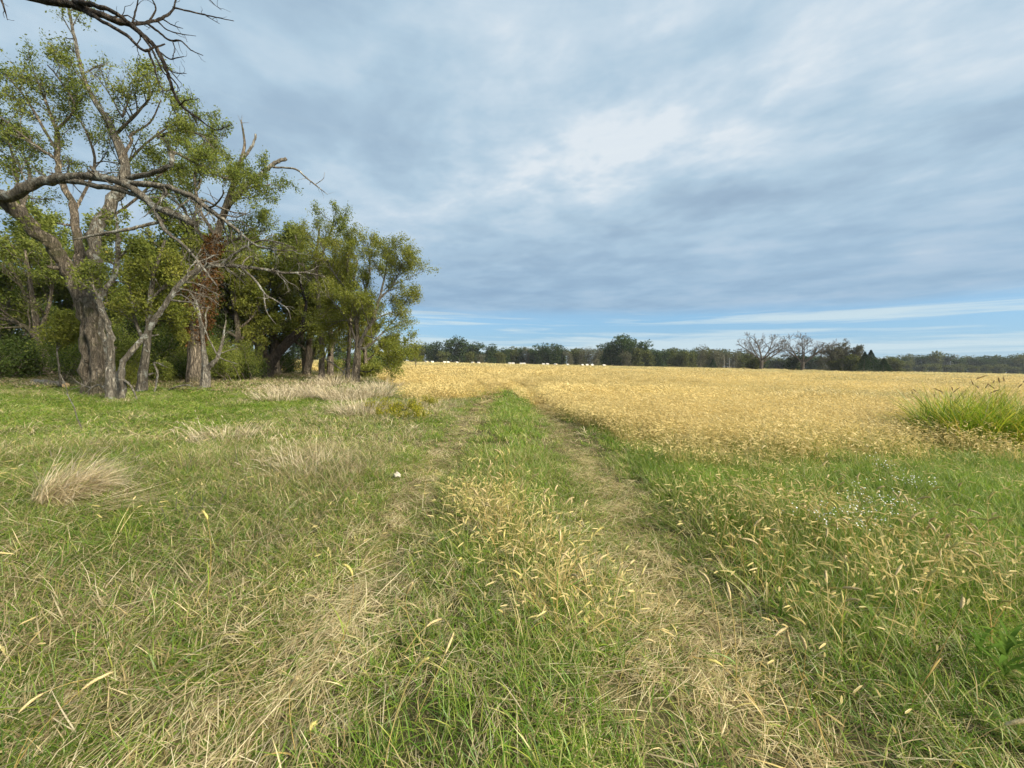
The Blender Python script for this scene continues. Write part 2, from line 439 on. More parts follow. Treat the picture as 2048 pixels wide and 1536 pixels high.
def build_ground():
    def axis(lo, hi, n, s):
        a = np.arcsinh(lo/s); b = np.arcsinh(hi/s); return np.sinh(np.linspace(a, b, n))*s
    xs = axis(-2500, 2500, 330, 2.2); ys = axis(-600, 3500, 320, 3.0)
    X, Y = np.meshgrid(xs, ys); X = X.ravel(); Y = Y.ravel()
    Z = ground_h(X, Y)
    z = zones(X, Y)
    nx, ny = len(xs), len(ys)
    i, j = np.meshgrid(np.arange(ny-1), np.arange(nx-1), indexing='ij'); i = i.ravel(); j = j.ravel()
    Q = np.stack([i*nx+j, i*nx+j+1, (i+1)*nx+j+1, (i+1)*nx+j], 1)
    soil = np.array([0.075, 0.058, 0.034]); thatch = np.array([0.15, 0.12, 0.068]); green = np.array([0.055, 0.075, 0.018])  # soil darkened so its colour carries deep shade in gaps between blades
    goldc = np.array([0.50, 0.335, 0.095]); litter = np.array([0.085, 0.065, 0.035])
    c = soil[None]*0.5+green[None]*0.5
    def mixc(c, d, f): return c*(1-f[:, None])+d[None]*f[:, None]
    c = mixc(c, green, z['right']*0.4); c = mixc(c, thatch, np.clip(z['rut']*0.6, 0, 1))
    c = mixc(c, green*1.1, z['lawn']*0.8); c = mixc(c, litter, z['copse']*0.9); c = mixc(c, goldc, z['gold'])
    far = sst(Y, 235, 262)          # mown paddock beyond the bales
    c = mixc(c, np.array([0.30, 0.25, 0.12]), far*0.8)
    m, t = new_mat('meadow_soil')
    col = t.attr('zone').outputs['Vector']
    co = t.node('ShaderNodeTexCoord').outputs['Object']
    n = t.noise(co, 9.0, 6, 0.7); n2 = t.noise(co, 0.35, 5, 0.6, 0.5)
    ox, oy, oz = t.sep(co)
    n4 = t.noise(t.xyz(t.m('MULTIPLY', ox, 0.02), t.m('MULTIPLY', oy, 0.09), 0.0), 1.0, 5, 0.6, 0.4)
    f = t.m('MULTIPLY', t.sstep(n, 0.25, 0.75, 0.65, 1.3), t.sstep(n2, 0.3, 0.7, 0.82, 1.14))
    f = t.m('MULTIPLY', f, t.sstep(n4, 0.3, 0.7, 0.85, 1.12))
    col = t.mix(1.0, col, t.xyz(f, f, f), 'MULTIPLY')
    n5 = t.noise(co, 75.0, 4, 0.7, 1.2); n6 = t.noise(co, 28.0, 5, 0.7, 0.8)
    col = t.mix(t.m('MULTIPLY', t.sstep(n5, 0.52, 0.62), 0.7), col, (0.30, 0.235, 0.13, 1))
    col = t.mix(t.m('MULTIPLY', t.sstep(n6, 0.45, 0.34), 0.7), col, (0.03, 0.028, 0.016, 1))
    out = t.node('ShaderNodeOutputMaterial'); b = t.node('ShaderNodeBsdfDiffuse'); t.l.new(col, b.inputs[0])
    bp = t.node('ShaderNodeBump'); bp.inputs['Strength'].default_value = 0.6; bp.inputs['Distance'].default_value = 0.03
    t.l.new(n, bp.inputs['Height']); t.l.new(bp.outputs[0], b.inputs['Normal']); t.l.new(b.outputs[0], out.inputs[0])
    me = mk_mesh('ground', np.stack([X, Y, Z], 1), Q, None, {'zone': c}, m, True)
    tag(obj('ground', me), kind='structure')
build_ground()

# ------------------------------------------------------------------ grass cover (geometry nodes, stuff)
def patch(kind, r, n, h, w, nseg=3, seed=0):
    """one clump of blades of footprint radius r and height h"""
    rng = np.random.default_rng(seed); g = Geo()
    rad = r*np.sqrt(rng.random(n)); th = rng.random(n)*2*np.pi
    base = np.stack([rad*np.cos(th), rad*np.sin(th), np.zeros(n)], 1)
    az = rng.random(n)*2*np.pi; bl = rng.random(n)
    if kind == 'green':
        L = h*rng.uniform(0.5, 1.15, n); el = rng.uniform(0.75, 1.5, n); cu = rng.uniform(0.3, 1.5, n)
        blades(g, base, az, el, L*1.15, w*rng.uniform(0.6, 1.3, n), cu, nseg, bl, rng=rng)
    elif kind == 'meadow':           # tangled, half withered, curling tips
        L = h*rng.uniform(0.5, 1.3, n); el = rng.uniform(0.35, 1.35, n); cu = rng.uniform(0.6, 2.6, n)
        blades(g, base, az, el, L*1.25, w*rng.uniform(0.6, 1.5, n), cu, nseg+1, bl, rng=rng)
    elif kind == 'straw':            # lying stalks
        L = h*rng.uniform(0.4, 1.2, n); el = rng.uniform(-0.05, 0.28, n); cu = rng.uniform(0.0, 0.7, n)
        base[:, 2] = rng.uniform(0.004, 0.035, n)
        az = rng.normal(0.0, 0.55, n) + np.pi*(rng.random(n) < 0.5)
        blades(g, base, az, el, L, w*rng.uniform(0.6, 1.3, n), cu, 2, bl, rng=rng, taper=0.5)
    elif kind == 'fox':              # foxtail: stems with a nodding seed head, some leaves
        ns = max(3, int(n*0.45)); k = ns
        L = h*rng.uniform(0.65, 1.15, k); el = rng.uniform(1.0, 1.5, k); cu = rng.uniform(0.05, 0.5, k)
        tip = blades(g, base[:k], az[:k], el, L, np.full(k, w*0.5), cu, nseg, bl[:k]*0.5, rng=rng, taper=0.3)
        e2 = el-cu-rng.uniform(0.0, 0.9, k); hl = rng.uniform(0.04, 0.10, k)*max(1.0, (w/0.005)**0.5)
        for q in (0.0, 1.05, 2.1):        # crossed spindle leaves make the head
            spindle(g, tip, az[:k], e2, hl, np.full(k, w*1.9), q, bl[:k], rng)
        m2 = n-k
        L = h*rng.uniform(0.35, 0.8, m2); el = rng.uniform(0.6, 1.4, m2); cu = rng.uniform(0.3, 1.6, m2)
        blades(g, base[k:], az[k:], el, L, w*rng.uniform(0.8, 1.5, m2), cu, nseg, bl[k:], rng=rng)
    elif kind == 'gold':             # ripe foxtail field seen from further off
        ns = int(n*0.7); k = ns
        L = h*rng.uniform(0.55, 1.12, k); el = rng.uniform(0.9, 1.5, k); cu = rng.uniform(0.1, 0.9, k)
        tip = blades(g, base[:k], az[:k], el, L, w*rng.uniform(0.4, 0.8, k), cu, 2, bl[:k], rng=rng, taper=0.3)
        e2 = el-cu-rng.uniform(0.0, 0.8, k); hl = rng.uniform(0.05, 0.09, k)*max(1.0, (w/0.006)**0.6)
        spindle(g, tip, az[:k], e2, hl, np.full(k, w*2.0), 0.7, bl[:k], rng)
        m2 = n-k
        L = h*rng.uniform(0.4, 0.85, m2); el = rng.uniform(0.6, 1.4, m2); cu = rng.uniform(0.3, 1.6, m2)
        blades(g, base[k:], az[k:], el, L, w*rng.uniform(0.8, 1.4, m2), cu, 2, bl[k:], rng=rng)
    return g
def spindle(g, p, az, el, L, w, q, bl, rng):
    n = len(p)
    d = np.stack([np.cos(az)*np.cos(el), np.sin(az)*np.cos(el), np.sin(el)], 1)
    s = np.stack([-np.sin(az), np.cos(az), np.zeros(n)], 1); u = np.cross(s, d)
    wv = (s*math.cos(q)+u*math.sin(q))*w[:, None]*0.5
    a = p+d*(L*0.25)[:, None]; b = p+d*(L*0.75)[:, None]-np.array([0, 0, 1])*(L*0.08)[:, None]; e = p+d*L[:, None]-np.array([0, 0, 1])*(L*0.2)[:, None]
    V = np.stack([p, a-wv, a+wv, b-wv*0.8, b+wv*0.8, e], 1).reshape(-1, 3)
    o = (np.arange(n)*6)[:, None]
    g.add(V, o+np.array([[1, 2, 4, 3]]), np.concatenate([o+np.array([[0, 2, 1]]), o+np.array([[3, 4, 5]])]),
          bl=np.repeat(bl, 6), tt=np.full(n*6, 0.3), kind=np.full(n*6, 1.0))

def make_coll(name, geos):
    c = bpy.data.collections.new(name)
    for g in geos:
        o = bpy.data.objects.new(name, g.mesh(name, M['grass'])); c.objects.link(o)
    return c
def scatter(name, label, coll, nvar, pts, rot, scl, tone):
    n = len(pts)
    me = bpy.data.meshes.new(name); me.vertices.add(n); me.vertices.foreach_set('co', np.asarray(pts, np.float32).ravel())
    def va(k, a):
        at = me.attributes.new(k, 'FLOAT_VECTOR', 'POINT'); at.data.foreach_set('vector', np.asarray(a, np.float32).ravel())
    va('rot', rot); va('scl', scl); va('tone', tone)
    at = me.attributes.new('idx', 'INT', 'POINT'); at.data.foreach_set('value', RNG.integers(0, nvar, n).astype(np.int32))
    me.materials.append(M['grass'])
    o = obj(name, me); tag(o, label, 'grass', kind='stuff')
    ng = bpy.data.node_groups.new(name, 'GeometryNodeTree')
    ng.interface.new_socket('Geometry', in_out='INPUT', socket_type='NodeSocketGeometry')
    ng.interface.new_socket('Geometry', in_out='OUTPUT', socket_type='NodeSocketGeometry')
    N = ng.nodes; L = ng.links
    gi = N.new('NodeGroupInput'); go = N.new('NodeGroupOutput'); ip = N.new('GeometryNodeInstanceOnPoints')
    ci = N.new('GeometryNodeCollectionInfo'); ci.inputs[0].default_value = coll; ci.inputs[1].default_value = True; ci.inputs[2].default_value = True
    def na(nm, dt):
        q = N.new('GeometryNodeInputNamedAttribute'); q.data_type = dt; q.inputs[0].default_value = nm; return q.outputs[0]
    er = N.new('FunctionNodeEulerToRotation'); L.new(na('rot', 'FLOAT_VECTOR'), er.inputs[0])
    L.new(gi.outputs[0], ip.inputs['Points']); L.new(ci.outputs[0], ip.inputs['Instance'])
    ip.inputs['Pick Instance'].default_value = True
    L.new(na('idx', 'INT'), ip.inputs['Instance Index']); L.new(er.outputs[0], ip.inputs['Rotation']); L.new(na('scl', 'FLOAT_VECTOR'), ip.inputs['Scale'])
    L.new(ip.outputs[0], go.inputs[0])
    md = o.modifiers.new('grass', 'NODES'); md.node_group = ng
    return o

def pts_in(y0, y1, dens, side=1.75, pad=4.5):
    """even random points in the wedge of ground the camera (or one a step aside) looks over"""
    pad = pad if y1 < 20 else 2.0
    w1 = side*max(y1, 0)+pad
    n = int(dens*2*w1*(y1-y0))
    y = RNG.uniform(y0, y1, n); x = RNG.uniform(-w1, w1, n)
    k = np.abs(x) < side*np.maximum(y, 0)+pad
    return x[k], y[k]

def lay(name, label, coll, nvar, x, y, keep, hs, tone, tilt=0.12, wid=(0.8, 1.25), az=None, zoff=0.0):
    k = RNG.random(len(x)) < keep
    x, y, hs = x[k], y[k], hs[k]; tone = tone[k]
    n = len(x); z = ground_h(x, y)+zoff
    rot = np.stack([RNG.normal(0, tilt, n), RNG.normal(0, tilt, n), RNG.random(n)*2*np.pi if az is None else az[k]+RNG.normal(0, 0.5, n)], 1)
    s = RNG.uniform(*wid, n)
    hs = hs*RNG.uniform(0.75, 1.25, n)
    scatter(name, label, coll, nvar, np.stack([x, y, z], 1), rot, np.stack([s, s, hs], 1), tone)
    return n

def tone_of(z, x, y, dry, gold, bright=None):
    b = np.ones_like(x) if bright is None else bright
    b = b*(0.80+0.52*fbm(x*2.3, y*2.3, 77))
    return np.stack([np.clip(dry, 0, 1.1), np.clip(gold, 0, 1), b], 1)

def build_grass():
    tot = 0
    rings = [  # name, y0, y1, density, footprint, blades, width, segs
        ('near', 0.3, 6.5, 190, 0.085, 28, 0.0043, 3),
        ('middle', 6.5, 16, 34, 0.17, 42, 0.009, 2),
        ('distant', 16, 42, 6.0, 0.42, 70, 0.022, 2),
    ]
    for name, y0, y1, dens, r, nb, w, sg in rings:
        cg = make_coll('green_tuft', [patch('green', r, nb, 0.15, w, sg, 100+i) for i in range(5)])
        cm = make_coll('meadow_tuft', [patch('meadow', r*1.1, nb, 0.16, w*0.9, sg, 200+i) for i in range(5)])
        x, y = pts_in(y0, y1, dens); z = zones(x, y)
        patchy = sst(z['n1']*0.5+z['n2']*0.5, 0.35, 0.62)
        # green tufts
        bare = np.clip(z['rut']*0.8, 0, 1)*sst(z['n2']*.5+z['n1']*.5, 0.36, 0.6)
        hs = (0.75 + 0.35*z['right'] - 0.5*z['rut'] + 0.1*z['left']*(1-z['lawn']) - 0.15*z['lawn'])*(0.65+0.7*z['n1'])
        midl = np.exp(-((x-z['xc'])/0.6)**2); hs = hs+0.35*midl*sst(y, 3, 6)
        keep = (0.8+0.2*z['right'])*(1-0.5*bare)*(1-0.95*z['gold'])*(1-0.75*z['copse'])
        keep = keep*(1-0.6*z['left']*(1-z['lawn'])*(1-sst(z['n1'], 0.4, 0.7)))
        dry = 0.09+0.16*z['left']*(1-z['lawn'])+0.16*z['rut']+0.14*(1-patchy)-0.08*z['right']
        tot += lay('green_grass', 'fresh green grass between and beside the wheel tracks', cg, 5, x, y, keep, np.maximum(hs, 0.22),
                   tone_of(z, x, y, dry, 0.5+0*x, 1.04+0.14*z['right']+0.12*midl-0.06*z['left']*(1-z['lawn'])), wid=(0.8, 1.3))
        # tangled meadow grass, mostly left of the tracks
        x, y = pts_in(y0, y1, dens); z = zones(x, y)
        keep = (0.10+0.85*z['left']*(1-0.55*z['lawn'])+0.16*z['rut'])*(1-0.97*z['gold'])*(1-0.3*z['copse'])
        hs = (0.58+0.42*z['left']*(1-0.4*z['lawn'])-0.32*z['rut'])*(0.6+0.8*z['n1'])
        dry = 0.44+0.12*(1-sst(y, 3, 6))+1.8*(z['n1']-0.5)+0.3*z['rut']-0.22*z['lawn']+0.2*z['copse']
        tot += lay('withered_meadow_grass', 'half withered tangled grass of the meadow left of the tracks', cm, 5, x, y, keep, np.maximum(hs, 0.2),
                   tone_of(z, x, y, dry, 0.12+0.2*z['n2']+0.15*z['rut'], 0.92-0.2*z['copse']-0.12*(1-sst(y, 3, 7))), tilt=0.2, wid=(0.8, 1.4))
    # straw lying in the ruts and on worn places
    cs = make_coll('straw_litter', [patch('straw', 0.14, 34, (0.20, 0.12, 0.30, 0.10, 0.16)[i], 0.0034, 2, 300+i) for i in range(5)])
    x, y = pts_in(0.3, 11, 90); z = zones(x, y)
    heap = np.exp(-(((x-1.0-.35*(2.4-y))/0.6)**2+((y-2.5)/1.0)**2)) + 0.6*np.exp(-(((x+0.9)/0.9)**2+((y-2.0)/0.7)**2))
    keep = np.clip(0.10+(0.34*sst(y, 1.2, 2)+0.34*z['rr']*(1-sst(y, 3.5, 7)))*z['rut']*sst(z['n2']*.5+z['n1']*.5, 0.40, 0.60)+1.0*heap*sst(z['n2'], .15, .4)+0.12*z['left'], 0, 1)*(1-z['gold'])*(1-0.7*z['lawn'])
    tot += lay('straw_litter', 'pale flattened straw lying in the wheel ruts', cs, 5, x, y, keep, np.full(len(x), 1.0),
               tone_of(z, x, y, 0.93+0*x, 0.16+0.16*z['rr']*(x > 0), 1.32+0*x), tilt=0.1, wid=(0.7, 1.3), az=np.where(x > 0, 2.6, 0.4)+2.0*fbm(x*1.1, y*1.1, 91), zoff=0.015)
    x, y = pts_in(11, 40, 8); z = zones(x, y)
    keep = np.clip(0.7*z['rut']*np.maximum(z['gold'], .25), 0, 1)
    cs2 = make_coll('straw_litter', [patch('straw', 0.4, 60, 0.6, 0.016, 2, 330+i) for i in range(4)])
    tot += lay('straw_litter', 'pressed straw in the wheel ruts where they enter the golden field', cs2, 4, x, y, keep, np.full(len(x), 1.0),
               tone_of(z, x, y, 0.9+0*x, 0.5+0*x), tilt=0.06, az=np.full(len(x), 1.4), zoff=0.03)
    # foxtail standing in the green strip
    cf = make_coll('foxtail_tuft', [patch('fox', 0.09, 16, 0.44, 0.0052, 4, 400+i) for i in range(7)])
    x, y = pts_in(1.0, 9.5, 130); z = zones(x, y)
    mid = np.exp(-((x-(-0.36+0.40*(4.2-y)))/0.30)**2)*sst(y, 1.9, 2.5)*(1-sst(y, 3.9, 4.6))
    ridge = np.exp(-(((x-0.95-0.34*(y-1.7))*0.9)**2)/0.55)*0
    ban = sst(x, 1.55, 1.9)*(1-sst(x-0.25*(4-y), 2.6, 3.9))*sst(y, 1.9, 2.4)*(1-sst(y, 3.4, 4.8))
    edge = z['right']*sst(y - np.interp(x, GB_X, GB_Y), -2.6, -0.3)
    keep = np.clip(0.75*mid + 0.6*ban*sst(z['n1'], 0.3, 0.6) + 0.30*edge*sst(z['n2'], 0.35, 0.6)*(1-0.75*sst(x, 3.2, 4.5)) + 0.015*z['right'] + 0.004, 0, 1)*(1-0.6*z['gold'])
    hs = 0.62+0.2*ban+0.15*edge-0.12*mid*(1-sst(y, 2.4, 3.6))
    tot += lay('foxtail_grass', 'yellowing foxtail grass with nodding seed heads along the tracks', cf, 7, x, y, keep, hs,
               tone_of(z, x, y, 0.25+0.35*mid+0.15*edge+0.3*(z['n1']-0.5), 0.6+0*x, 1.15+0*x), tilt=0.16, wid=(0.8, 1.2))
    # the ripe field
    frings = [('gold', 5.5, 14, 85, 0.15, 34, 0.0055, 1.3), ('gold', 14, 34, 24, 0.34, 70, 0.010, 1.3), ('gold', 34, 90, 3.0, 0.95, 140, 0.024, 1.1), ('gold', 90, 235, 0.6, 2.4, 200, 0.055, 1.0)]
    for i, (_, y0, y1, dens, r, nb, w, sc) in enumerate(frings):
        cfld = make_coll('golden_tuft', [patch('gold', r, nb, 0.44, w, 2, 500+20*i+j) for j in range(5)])
        x, y = pts_in(y0, y1, dens, side=1.5 if y1 < 90 else 1.42); z = zones(x, y)
        low = 1-0.8*z['rut']
        patchg = sst(fbm(x*0.07, y*0.16, 61), 0.52, 0.68)*sst(y, 14, 24)       # greener, lower weeds in the field
        hs = (0.72+0.5*z['n1'])*low*(1-0.25*patchg)*(1-0.25*sst(y, 60, 200))
        keep = z['gold']*(1-0.5*z['rut'])
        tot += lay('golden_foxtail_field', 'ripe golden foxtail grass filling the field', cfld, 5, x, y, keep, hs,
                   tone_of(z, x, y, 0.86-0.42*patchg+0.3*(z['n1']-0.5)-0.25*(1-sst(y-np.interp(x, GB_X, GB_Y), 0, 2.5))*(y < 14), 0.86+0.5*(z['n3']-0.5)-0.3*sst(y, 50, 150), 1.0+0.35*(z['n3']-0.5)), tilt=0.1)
    print('grass instances', tot)
build_grass()

# ------------------------------------------------------------------ trees
def unit(v): return v/(np.linalg.norm(v)+1e-9)
class Tree:
    def __init__(s, seed=0): s.rng = np.random.default_rng(seed); s.twig = Geo(); s.leaf = []
    def wander(s, p, d, L, n=5, up=0.0, wob=0.25, droop=0.0):
        pts = [p]; d = unit(d)
        for i in range(n):
            d = unit(d + s.rng.normal(0, wob, 3) + np.array([0, 0, up-droop*(i/n)]))
            pts.append(pts[-1]+d*L/n)
        return np.array(pts)
    def sprout(s, pts, rad, n, L, lvl, t0=0.25, up=0.15, droop=0.0, leaf=14, spread=0.9, wob=0.22, rmin=0.006, fork=4, jit=0.11, sides=4):
        pts = np.asarray(pts); rad = np.asarray(rad); m = len(pts)-1
        for i in range(n):
            t = t0+(1-t0)*(i+s.rng.random())/n; f = t*m; a = min(int(f), m-1); f -= a
            p = pts[a]*(1-f)+pts[a+1]*f; r = (rad[a]*(1-f)+rad[a+1]*f)
            tan = unit(pts[a+1]-pts[a]); q = unit(np.cross(tan, s.rng.normal(0, 1, 3)))
            d = tan*0.75+q*spread+np.array([0, 0, up])
            ln = L*(1.15-0.55*t)*s.rng.uniform(0.65, 1.25)
            c = s.wander(p, d, ln, 4, up*0.4, wob, droop)
            r0 = max(rmin, min(r*0.55, ln*0.03)); rr = np.linspace(r0, max(rmin*0.6, r0*0.3), len(c))
            tube(s.twig, c, rr, sides if lvl > 0 else 3, False, rng=s.rng)
            if lvl > 0:
                s.sprout(c, rr, fork, ln*0.55, lvl-1, 0.3, up, droop, leaf, spread, wob, rmin, fork, jit, 3)
            if leaf and lvl <= 1:
                k = int(leaf*s.rng.uniform(0.5, 1.5)*(1 if lvl == 0 else 0.5))
                tt = s.rng.random(k)**0.7*(len(c)-1); ai = np.minimum(tt.astype(int), len(c)-2); ff = (tt-ai)[:, None]
                s.leaf.append(c[ai]*(1-ff)+c[ai+1]*ff+s.rng.normal(0, jit, (k, 3)))
    def leaves(s, mat, size=0.085, origin=(0, 0, 0), name='crown', droop=0.3, pts=None, ratio=0.5, flat=0.0):
        p = np.concatenate(s.leaf) if pts is None else pts
        n = len(p); rng = s.rng
        d = rng.normal(0, 1, (n, 3)); d[:, 2] -= droop; d /= np.linalg.norm(d, axis=1)[:, None]
        q = np.cross(d, rng.normal(0, 1, (n, 3))); q /= np.linalg.norm(q, axis=1)[:, None]+1e-9
        L = size*(0.45+1.15*rng.random(n)**1.5)[:, None]; w = L*ratio*0.5
        V = np.stack([p, p+d*L*0.5-q*w, p+d*L, p+d*L*0.5+q*w], 1).reshape(-1, 3)-np.asarray(origin)
        cl = fbm(p[:, 0]*0.9+p[:, 2]*0.7, p[:, 1]*0.9+p[:, 2]*0.5, 8)
        bl = np.clip(rng.random(n)*0.6+cl*0.75-0.17, 0, 1)
        o = (np.arange(n)*4)[:, None]+np.arange(4)[None]
        return mk_mesh(name, V, o, None, {'bl': np.repeat(bl, 4)}, mat)

def limb_px(rows, d0):
    """rows of (u, v, radius_m, depth offset) traced along one limb -> smooth points and radii"""
    p = np.array([[*P(r[0], r[1], d0+(r[3] if len(r) > 3 else 0.0)), r[2]] for r in rows])
    q = crom(p, 5); return q[:, :3], np.maximum(q[:, 3], 0.004)

def add_limb(root, org, rows, d0, mat, name='limb', sides=8, rough=0.05, flare=False, broken=False):
    pts, rad = limb_px(rows, d0)
    g = Geo()
    if flare:
        rad = rad.copy(); k = np.linspace(0, 1, len(rad)); rad *= 1+0.45*np.exp(-k*9)
    k = len(pts); ph = RNG.random()*9; q = np.arange(k)
    nz = .25 if flare else 1.0
    rad = rad*(1+nz*(.10*np.sin(q*1.3+ph)*np.sin(q*.47+ph*2)+.09*(RNG.random(k)-.5)))
    rad[0] = max(rad[0], rad[1]*.9)
    jit = RNG.normal(0, 1, (k, 3))*rad[:, None]*.16*nz; jit[0] = 0; jit[-1] = 0
    pts = pts+jit
    big = rad[0] > .12
    tube(g, pts, rad*(.9 if big else 1), 22 if flare else (12 if big else sides), True, rough*(.5 if flare else 1), flute=.075 if flare else (.04 if big else 0))
    if big:          # broken stubs and knots
        for _ in range(3 if flare else 2):
            a = int(RNG.integers(max(1, k//5), k-1)); tn = unit(pts[a+1]-pts[a-1]) if a+1 < k else unit(pts[a]-pts[a-1]); o_ = unit(np.cross(tn, RNG.normal(0, 1, 3)))
            L_ = RNG.uniform(.12, .4); tube(g, np.array([pts[a], pts[a]+o_*(rad[a]+L_*.4)+tn*.05, pts[a]+o_*(rad[a]+L_)+tn*.12]), np.array([rad[a]*.5, rad[a]*.26, rad[a]*.18]), 7, True, .08)
    obj(name, g.mesh(name, mat, True, org), root)
    return pts, rad

def finish_tree(root, org, T, bark, leafm, size=0.085, crown='crown', ratio=0.5):
    if T.twig.n:
        o = obj('branches', T.twig.mesh('branches', bark, True, org), root); o['kind'] = 'stuff'
    if T.leaf:
        o = obj(crown, T.leaves(leafm, size, org, crown, ratio=ratio), root); o['kind'] = 'stuff'

def base_at(u, d):
    """ground point below pixel column u at depth d"""
    q = P(u, 760, d); q[2] = ground_h(q[0], q[1]); return q

# --- the big forked tree
def big_tree():
    d = 15.0; org = base_at(193, d)
    root = empty('big_elm_tree', org, 'largest forked old tree with furrowed trunk and arching lichen limb, beside the stump', 'tree')
    b, p, l = M['bark'], M['bark_pale'], M['bark_lichen']
    T = Tree(11)
    add_limb(root, org, [(196, 800, .38), (193, 740, .34), (187, 680, .31), (180, 625, .29), (172, 585, .24), (168, 555, .18)], d, b, 'trunk', 14, 0.06, True)
    A = add_limb(root, org, [(178, 802, .24, -.25), (176, 740, .22, -.25), (171, 670, .22, -.22), (164, 610, .23, -.15), (138, 545, .27, -.2), (109, 498, .25, -.5), (68, 459, .24, -.9), (21, 410, .23, -1.3), (-20, 385, .22, -1.6), (-70, 360, .2, -1.8)], d, b)
    B = add_limb(root, org, [(196, 804, .26, -.5), (193, 730, .22, -.45), (184, 650, .21, -.35), (174, 590, .19, -.1), (160, 520, .17, .3), (156, 478, .15, .4), (146, 412, .13, .5), (125, 368, .11, .6), (115, 320, .10, .8), (112, 262, .08, 1.0), (90, 200, .05, 1.2), (70, 150, .03, 1.4)], d, b)
    Cc = add_limb(root, org, [(211, 800, .24, -.15), (207, 730, .21, -.15), (198, 650, .2, -.1), (190, 590, .23), (188, 520, .23), (193, 465, .22), (227, 400, .21, .2), (250, 347, .19, .3), (229, 269, .15, .5), (193, 209, .10, .6), (167, 152, .075, .6), (152, 90, .06, .5), (140, 30, .05, .4), (128, -20, .04, .4)], d, l)
    H = add_limb(root, org, [(-20, 394, .2, -1.6), (34, 389, .19, -1.8), (65, 368, .17, -1.9), (104, 358, .16, -2), (146, 353, .14, -2.1), (198, 355, .13, -2.2), (250, 368, .125, -2.4), (312, 415, .12, -2.6), (338, 425, .12, -2.7), (368, 437, .12, -2.8), (390, 450, .11, -2.9)], d, l)
    add_limb(root, org, [(100, 358, .10, -2), (156, 365, .085, -2.1), (221, 376, .08, -2.3), (273, 391, .07, -2.4), (312, 415, .06, -2.6)], d, l)
    K = add_limb(root, org, [(182, 334, .05, -2.0), (203, 352, .075, -2.2), (260, 366, .085, -2.4), (327, 373, .085, -2.6), (381, 392, .08, -2.8), (402, 406, .075, -2.9), (437, 432, .06, -3), (468, 455, .05, -3.1), (508, 488, .035, -3.2), (555, 500, .022, -3.3), (595, 501, .012, -3.4)], d, l)
    D1 = add_limb(root, org, [(305, 412, .06, -2.6), (332, 462, .055, -2.7), (362, 486, .045, -2.8), (381, 505, .04, -2.8), (402, 530, .032, -2.9), (423, 558, .025, -2.9), (434, 572, .012, -3)], d, p)
    Cu = add_limb(root, org, [(255, 358, .10, .3), (300, 347, .09, 0), (332, 336, .08, -.2), (344, 322, .075, -.3), (341, 298, .06, -.2), (330, 282, .05, 0), (312, 272, .035, .2)], d, l)
    add_limb(root, org, [(330, 440, .045, -2.6), (285, 452, .05, -2.7), (238, 463, .05, -2.8), (190, 470, .04, -2.8), (145, 480, .025, -2.9)], d, p)
    add_limb(root, org, [(240, 320, .06, .3), (262, 285, .05, .5), (262, 270, .045, .5), (300, 245, .03, .6), (322, 200, .02, .6)], d, b)
    # leafy side limbs
    for rows in ([(115, 320, .06, .8), (70, 290, .05, .6), (20, 250, .04, .4), (-40, 200, .02, .3)],
                 [(112, 262, .06, 1), (150, 215, .04, .8), (120, 160, .03, .7), (95, 130, .02, .6)],
                 [(229, 269, .06, .5), (270, 230, .05, .3), (300, 190, .03, .2), (290, 150, .02, .2)],
                 [(316, 275, .05, .2), (350, 262, .04, .1), (400, 270, .03, 0), (430, 300, .02, 0)],
                 [(112, 300, .05, .8), (60, 210, .04, 1), (30, 170, .03, 1.2), (10, 150, .02, 1.3)],
                 [(60, 450, .07, -.9), (40, 390, .05, 0.2), (30, 330, .04, .8), (10, 260, .02, 1)],
                 [(150, 420, .06, .5), (190, 330, .05, 1.2), (170, 260, .03, 1.6), (150, 230, .02, 1.8)], [(340, 300, .05, -.2), (380, 320, .04, .2), (430, 350, .03, .4), (470, 360, .02, .5)],
                 [(40, 430, .06, -1), (60, 350, .05, 1.0), (40, 300, .03, 1.4), (0, 280, .02, 1.5)], [(200, 450, .06, .3), (270, 400, .05, 1), (320, 350, .04, 1.4), (350, 320, .02, 1.5)],
                 [(215, 420, .06, .1), (260, 320, .05, 1), (340, 250, .03, 1.5), (380, 230, .02, 1.6)]):
        q = add_limb(root, org, rows, d, b, 'limb', 6)
        T.sprout(q[0], q[1], 11, 1.5, 1, 0.2, 0.2, leaf=44, fork=8, jit=0.09)
    T.sprout(B[0], B[1], 14, 1.6, 1, 0.62, 0.25, leaf=50, fork=5)
    T.sprout(Cc[0], Cc[1], 10, 1.5, 1, 0.58, 0.2, leaf=46, fork=5)
    T.sprout(Cu[0], Cu[1], 6, 1.0, 1, 0.3, 0.2, leaf=30, fork=4)
    T.sprout(A[0], A[1], 5, 1.1, 1, 0.5, 0.2, leaf=30, fork=4)
    for q, n, L in ((K, 30, 1.3), (H, 16, 1.1), (D1, 12, .8)):
        T.sprout(q[0], q[1], n, L, 1, 0.25, -0.1, droop=.2, leaf=0, fork=5, wob=0.3)
    finish_tree(root, org, T, l, M['leaf'], 0.08)
    T2 = Tree(12)      # bare twiggy top
    for (u, v, du) in ((250, 150, 10), (225, 160, -20), (265, 170, 25)):
        s = P(245, 235, d+.4); e = P(u, v, d+.5)
        c = T2.wander(s, e-s, np.linalg.norm(e-s), 5, 0.05, 0.12); rr = np.linspace(.035, .012, len(c)); tube(T2.twig, c, rr, 4, False)
        T2.sprout(c, rr, 9, .9, 1, .3, .3, leaf=0, fork=5, wob=.15, rmin=.006)
    o = obj('bare_twigs', T2.twig.mesh('bare_twigs', M['bark_far'], True, org), root); o['kind'] = 'stuff'
big_tree()

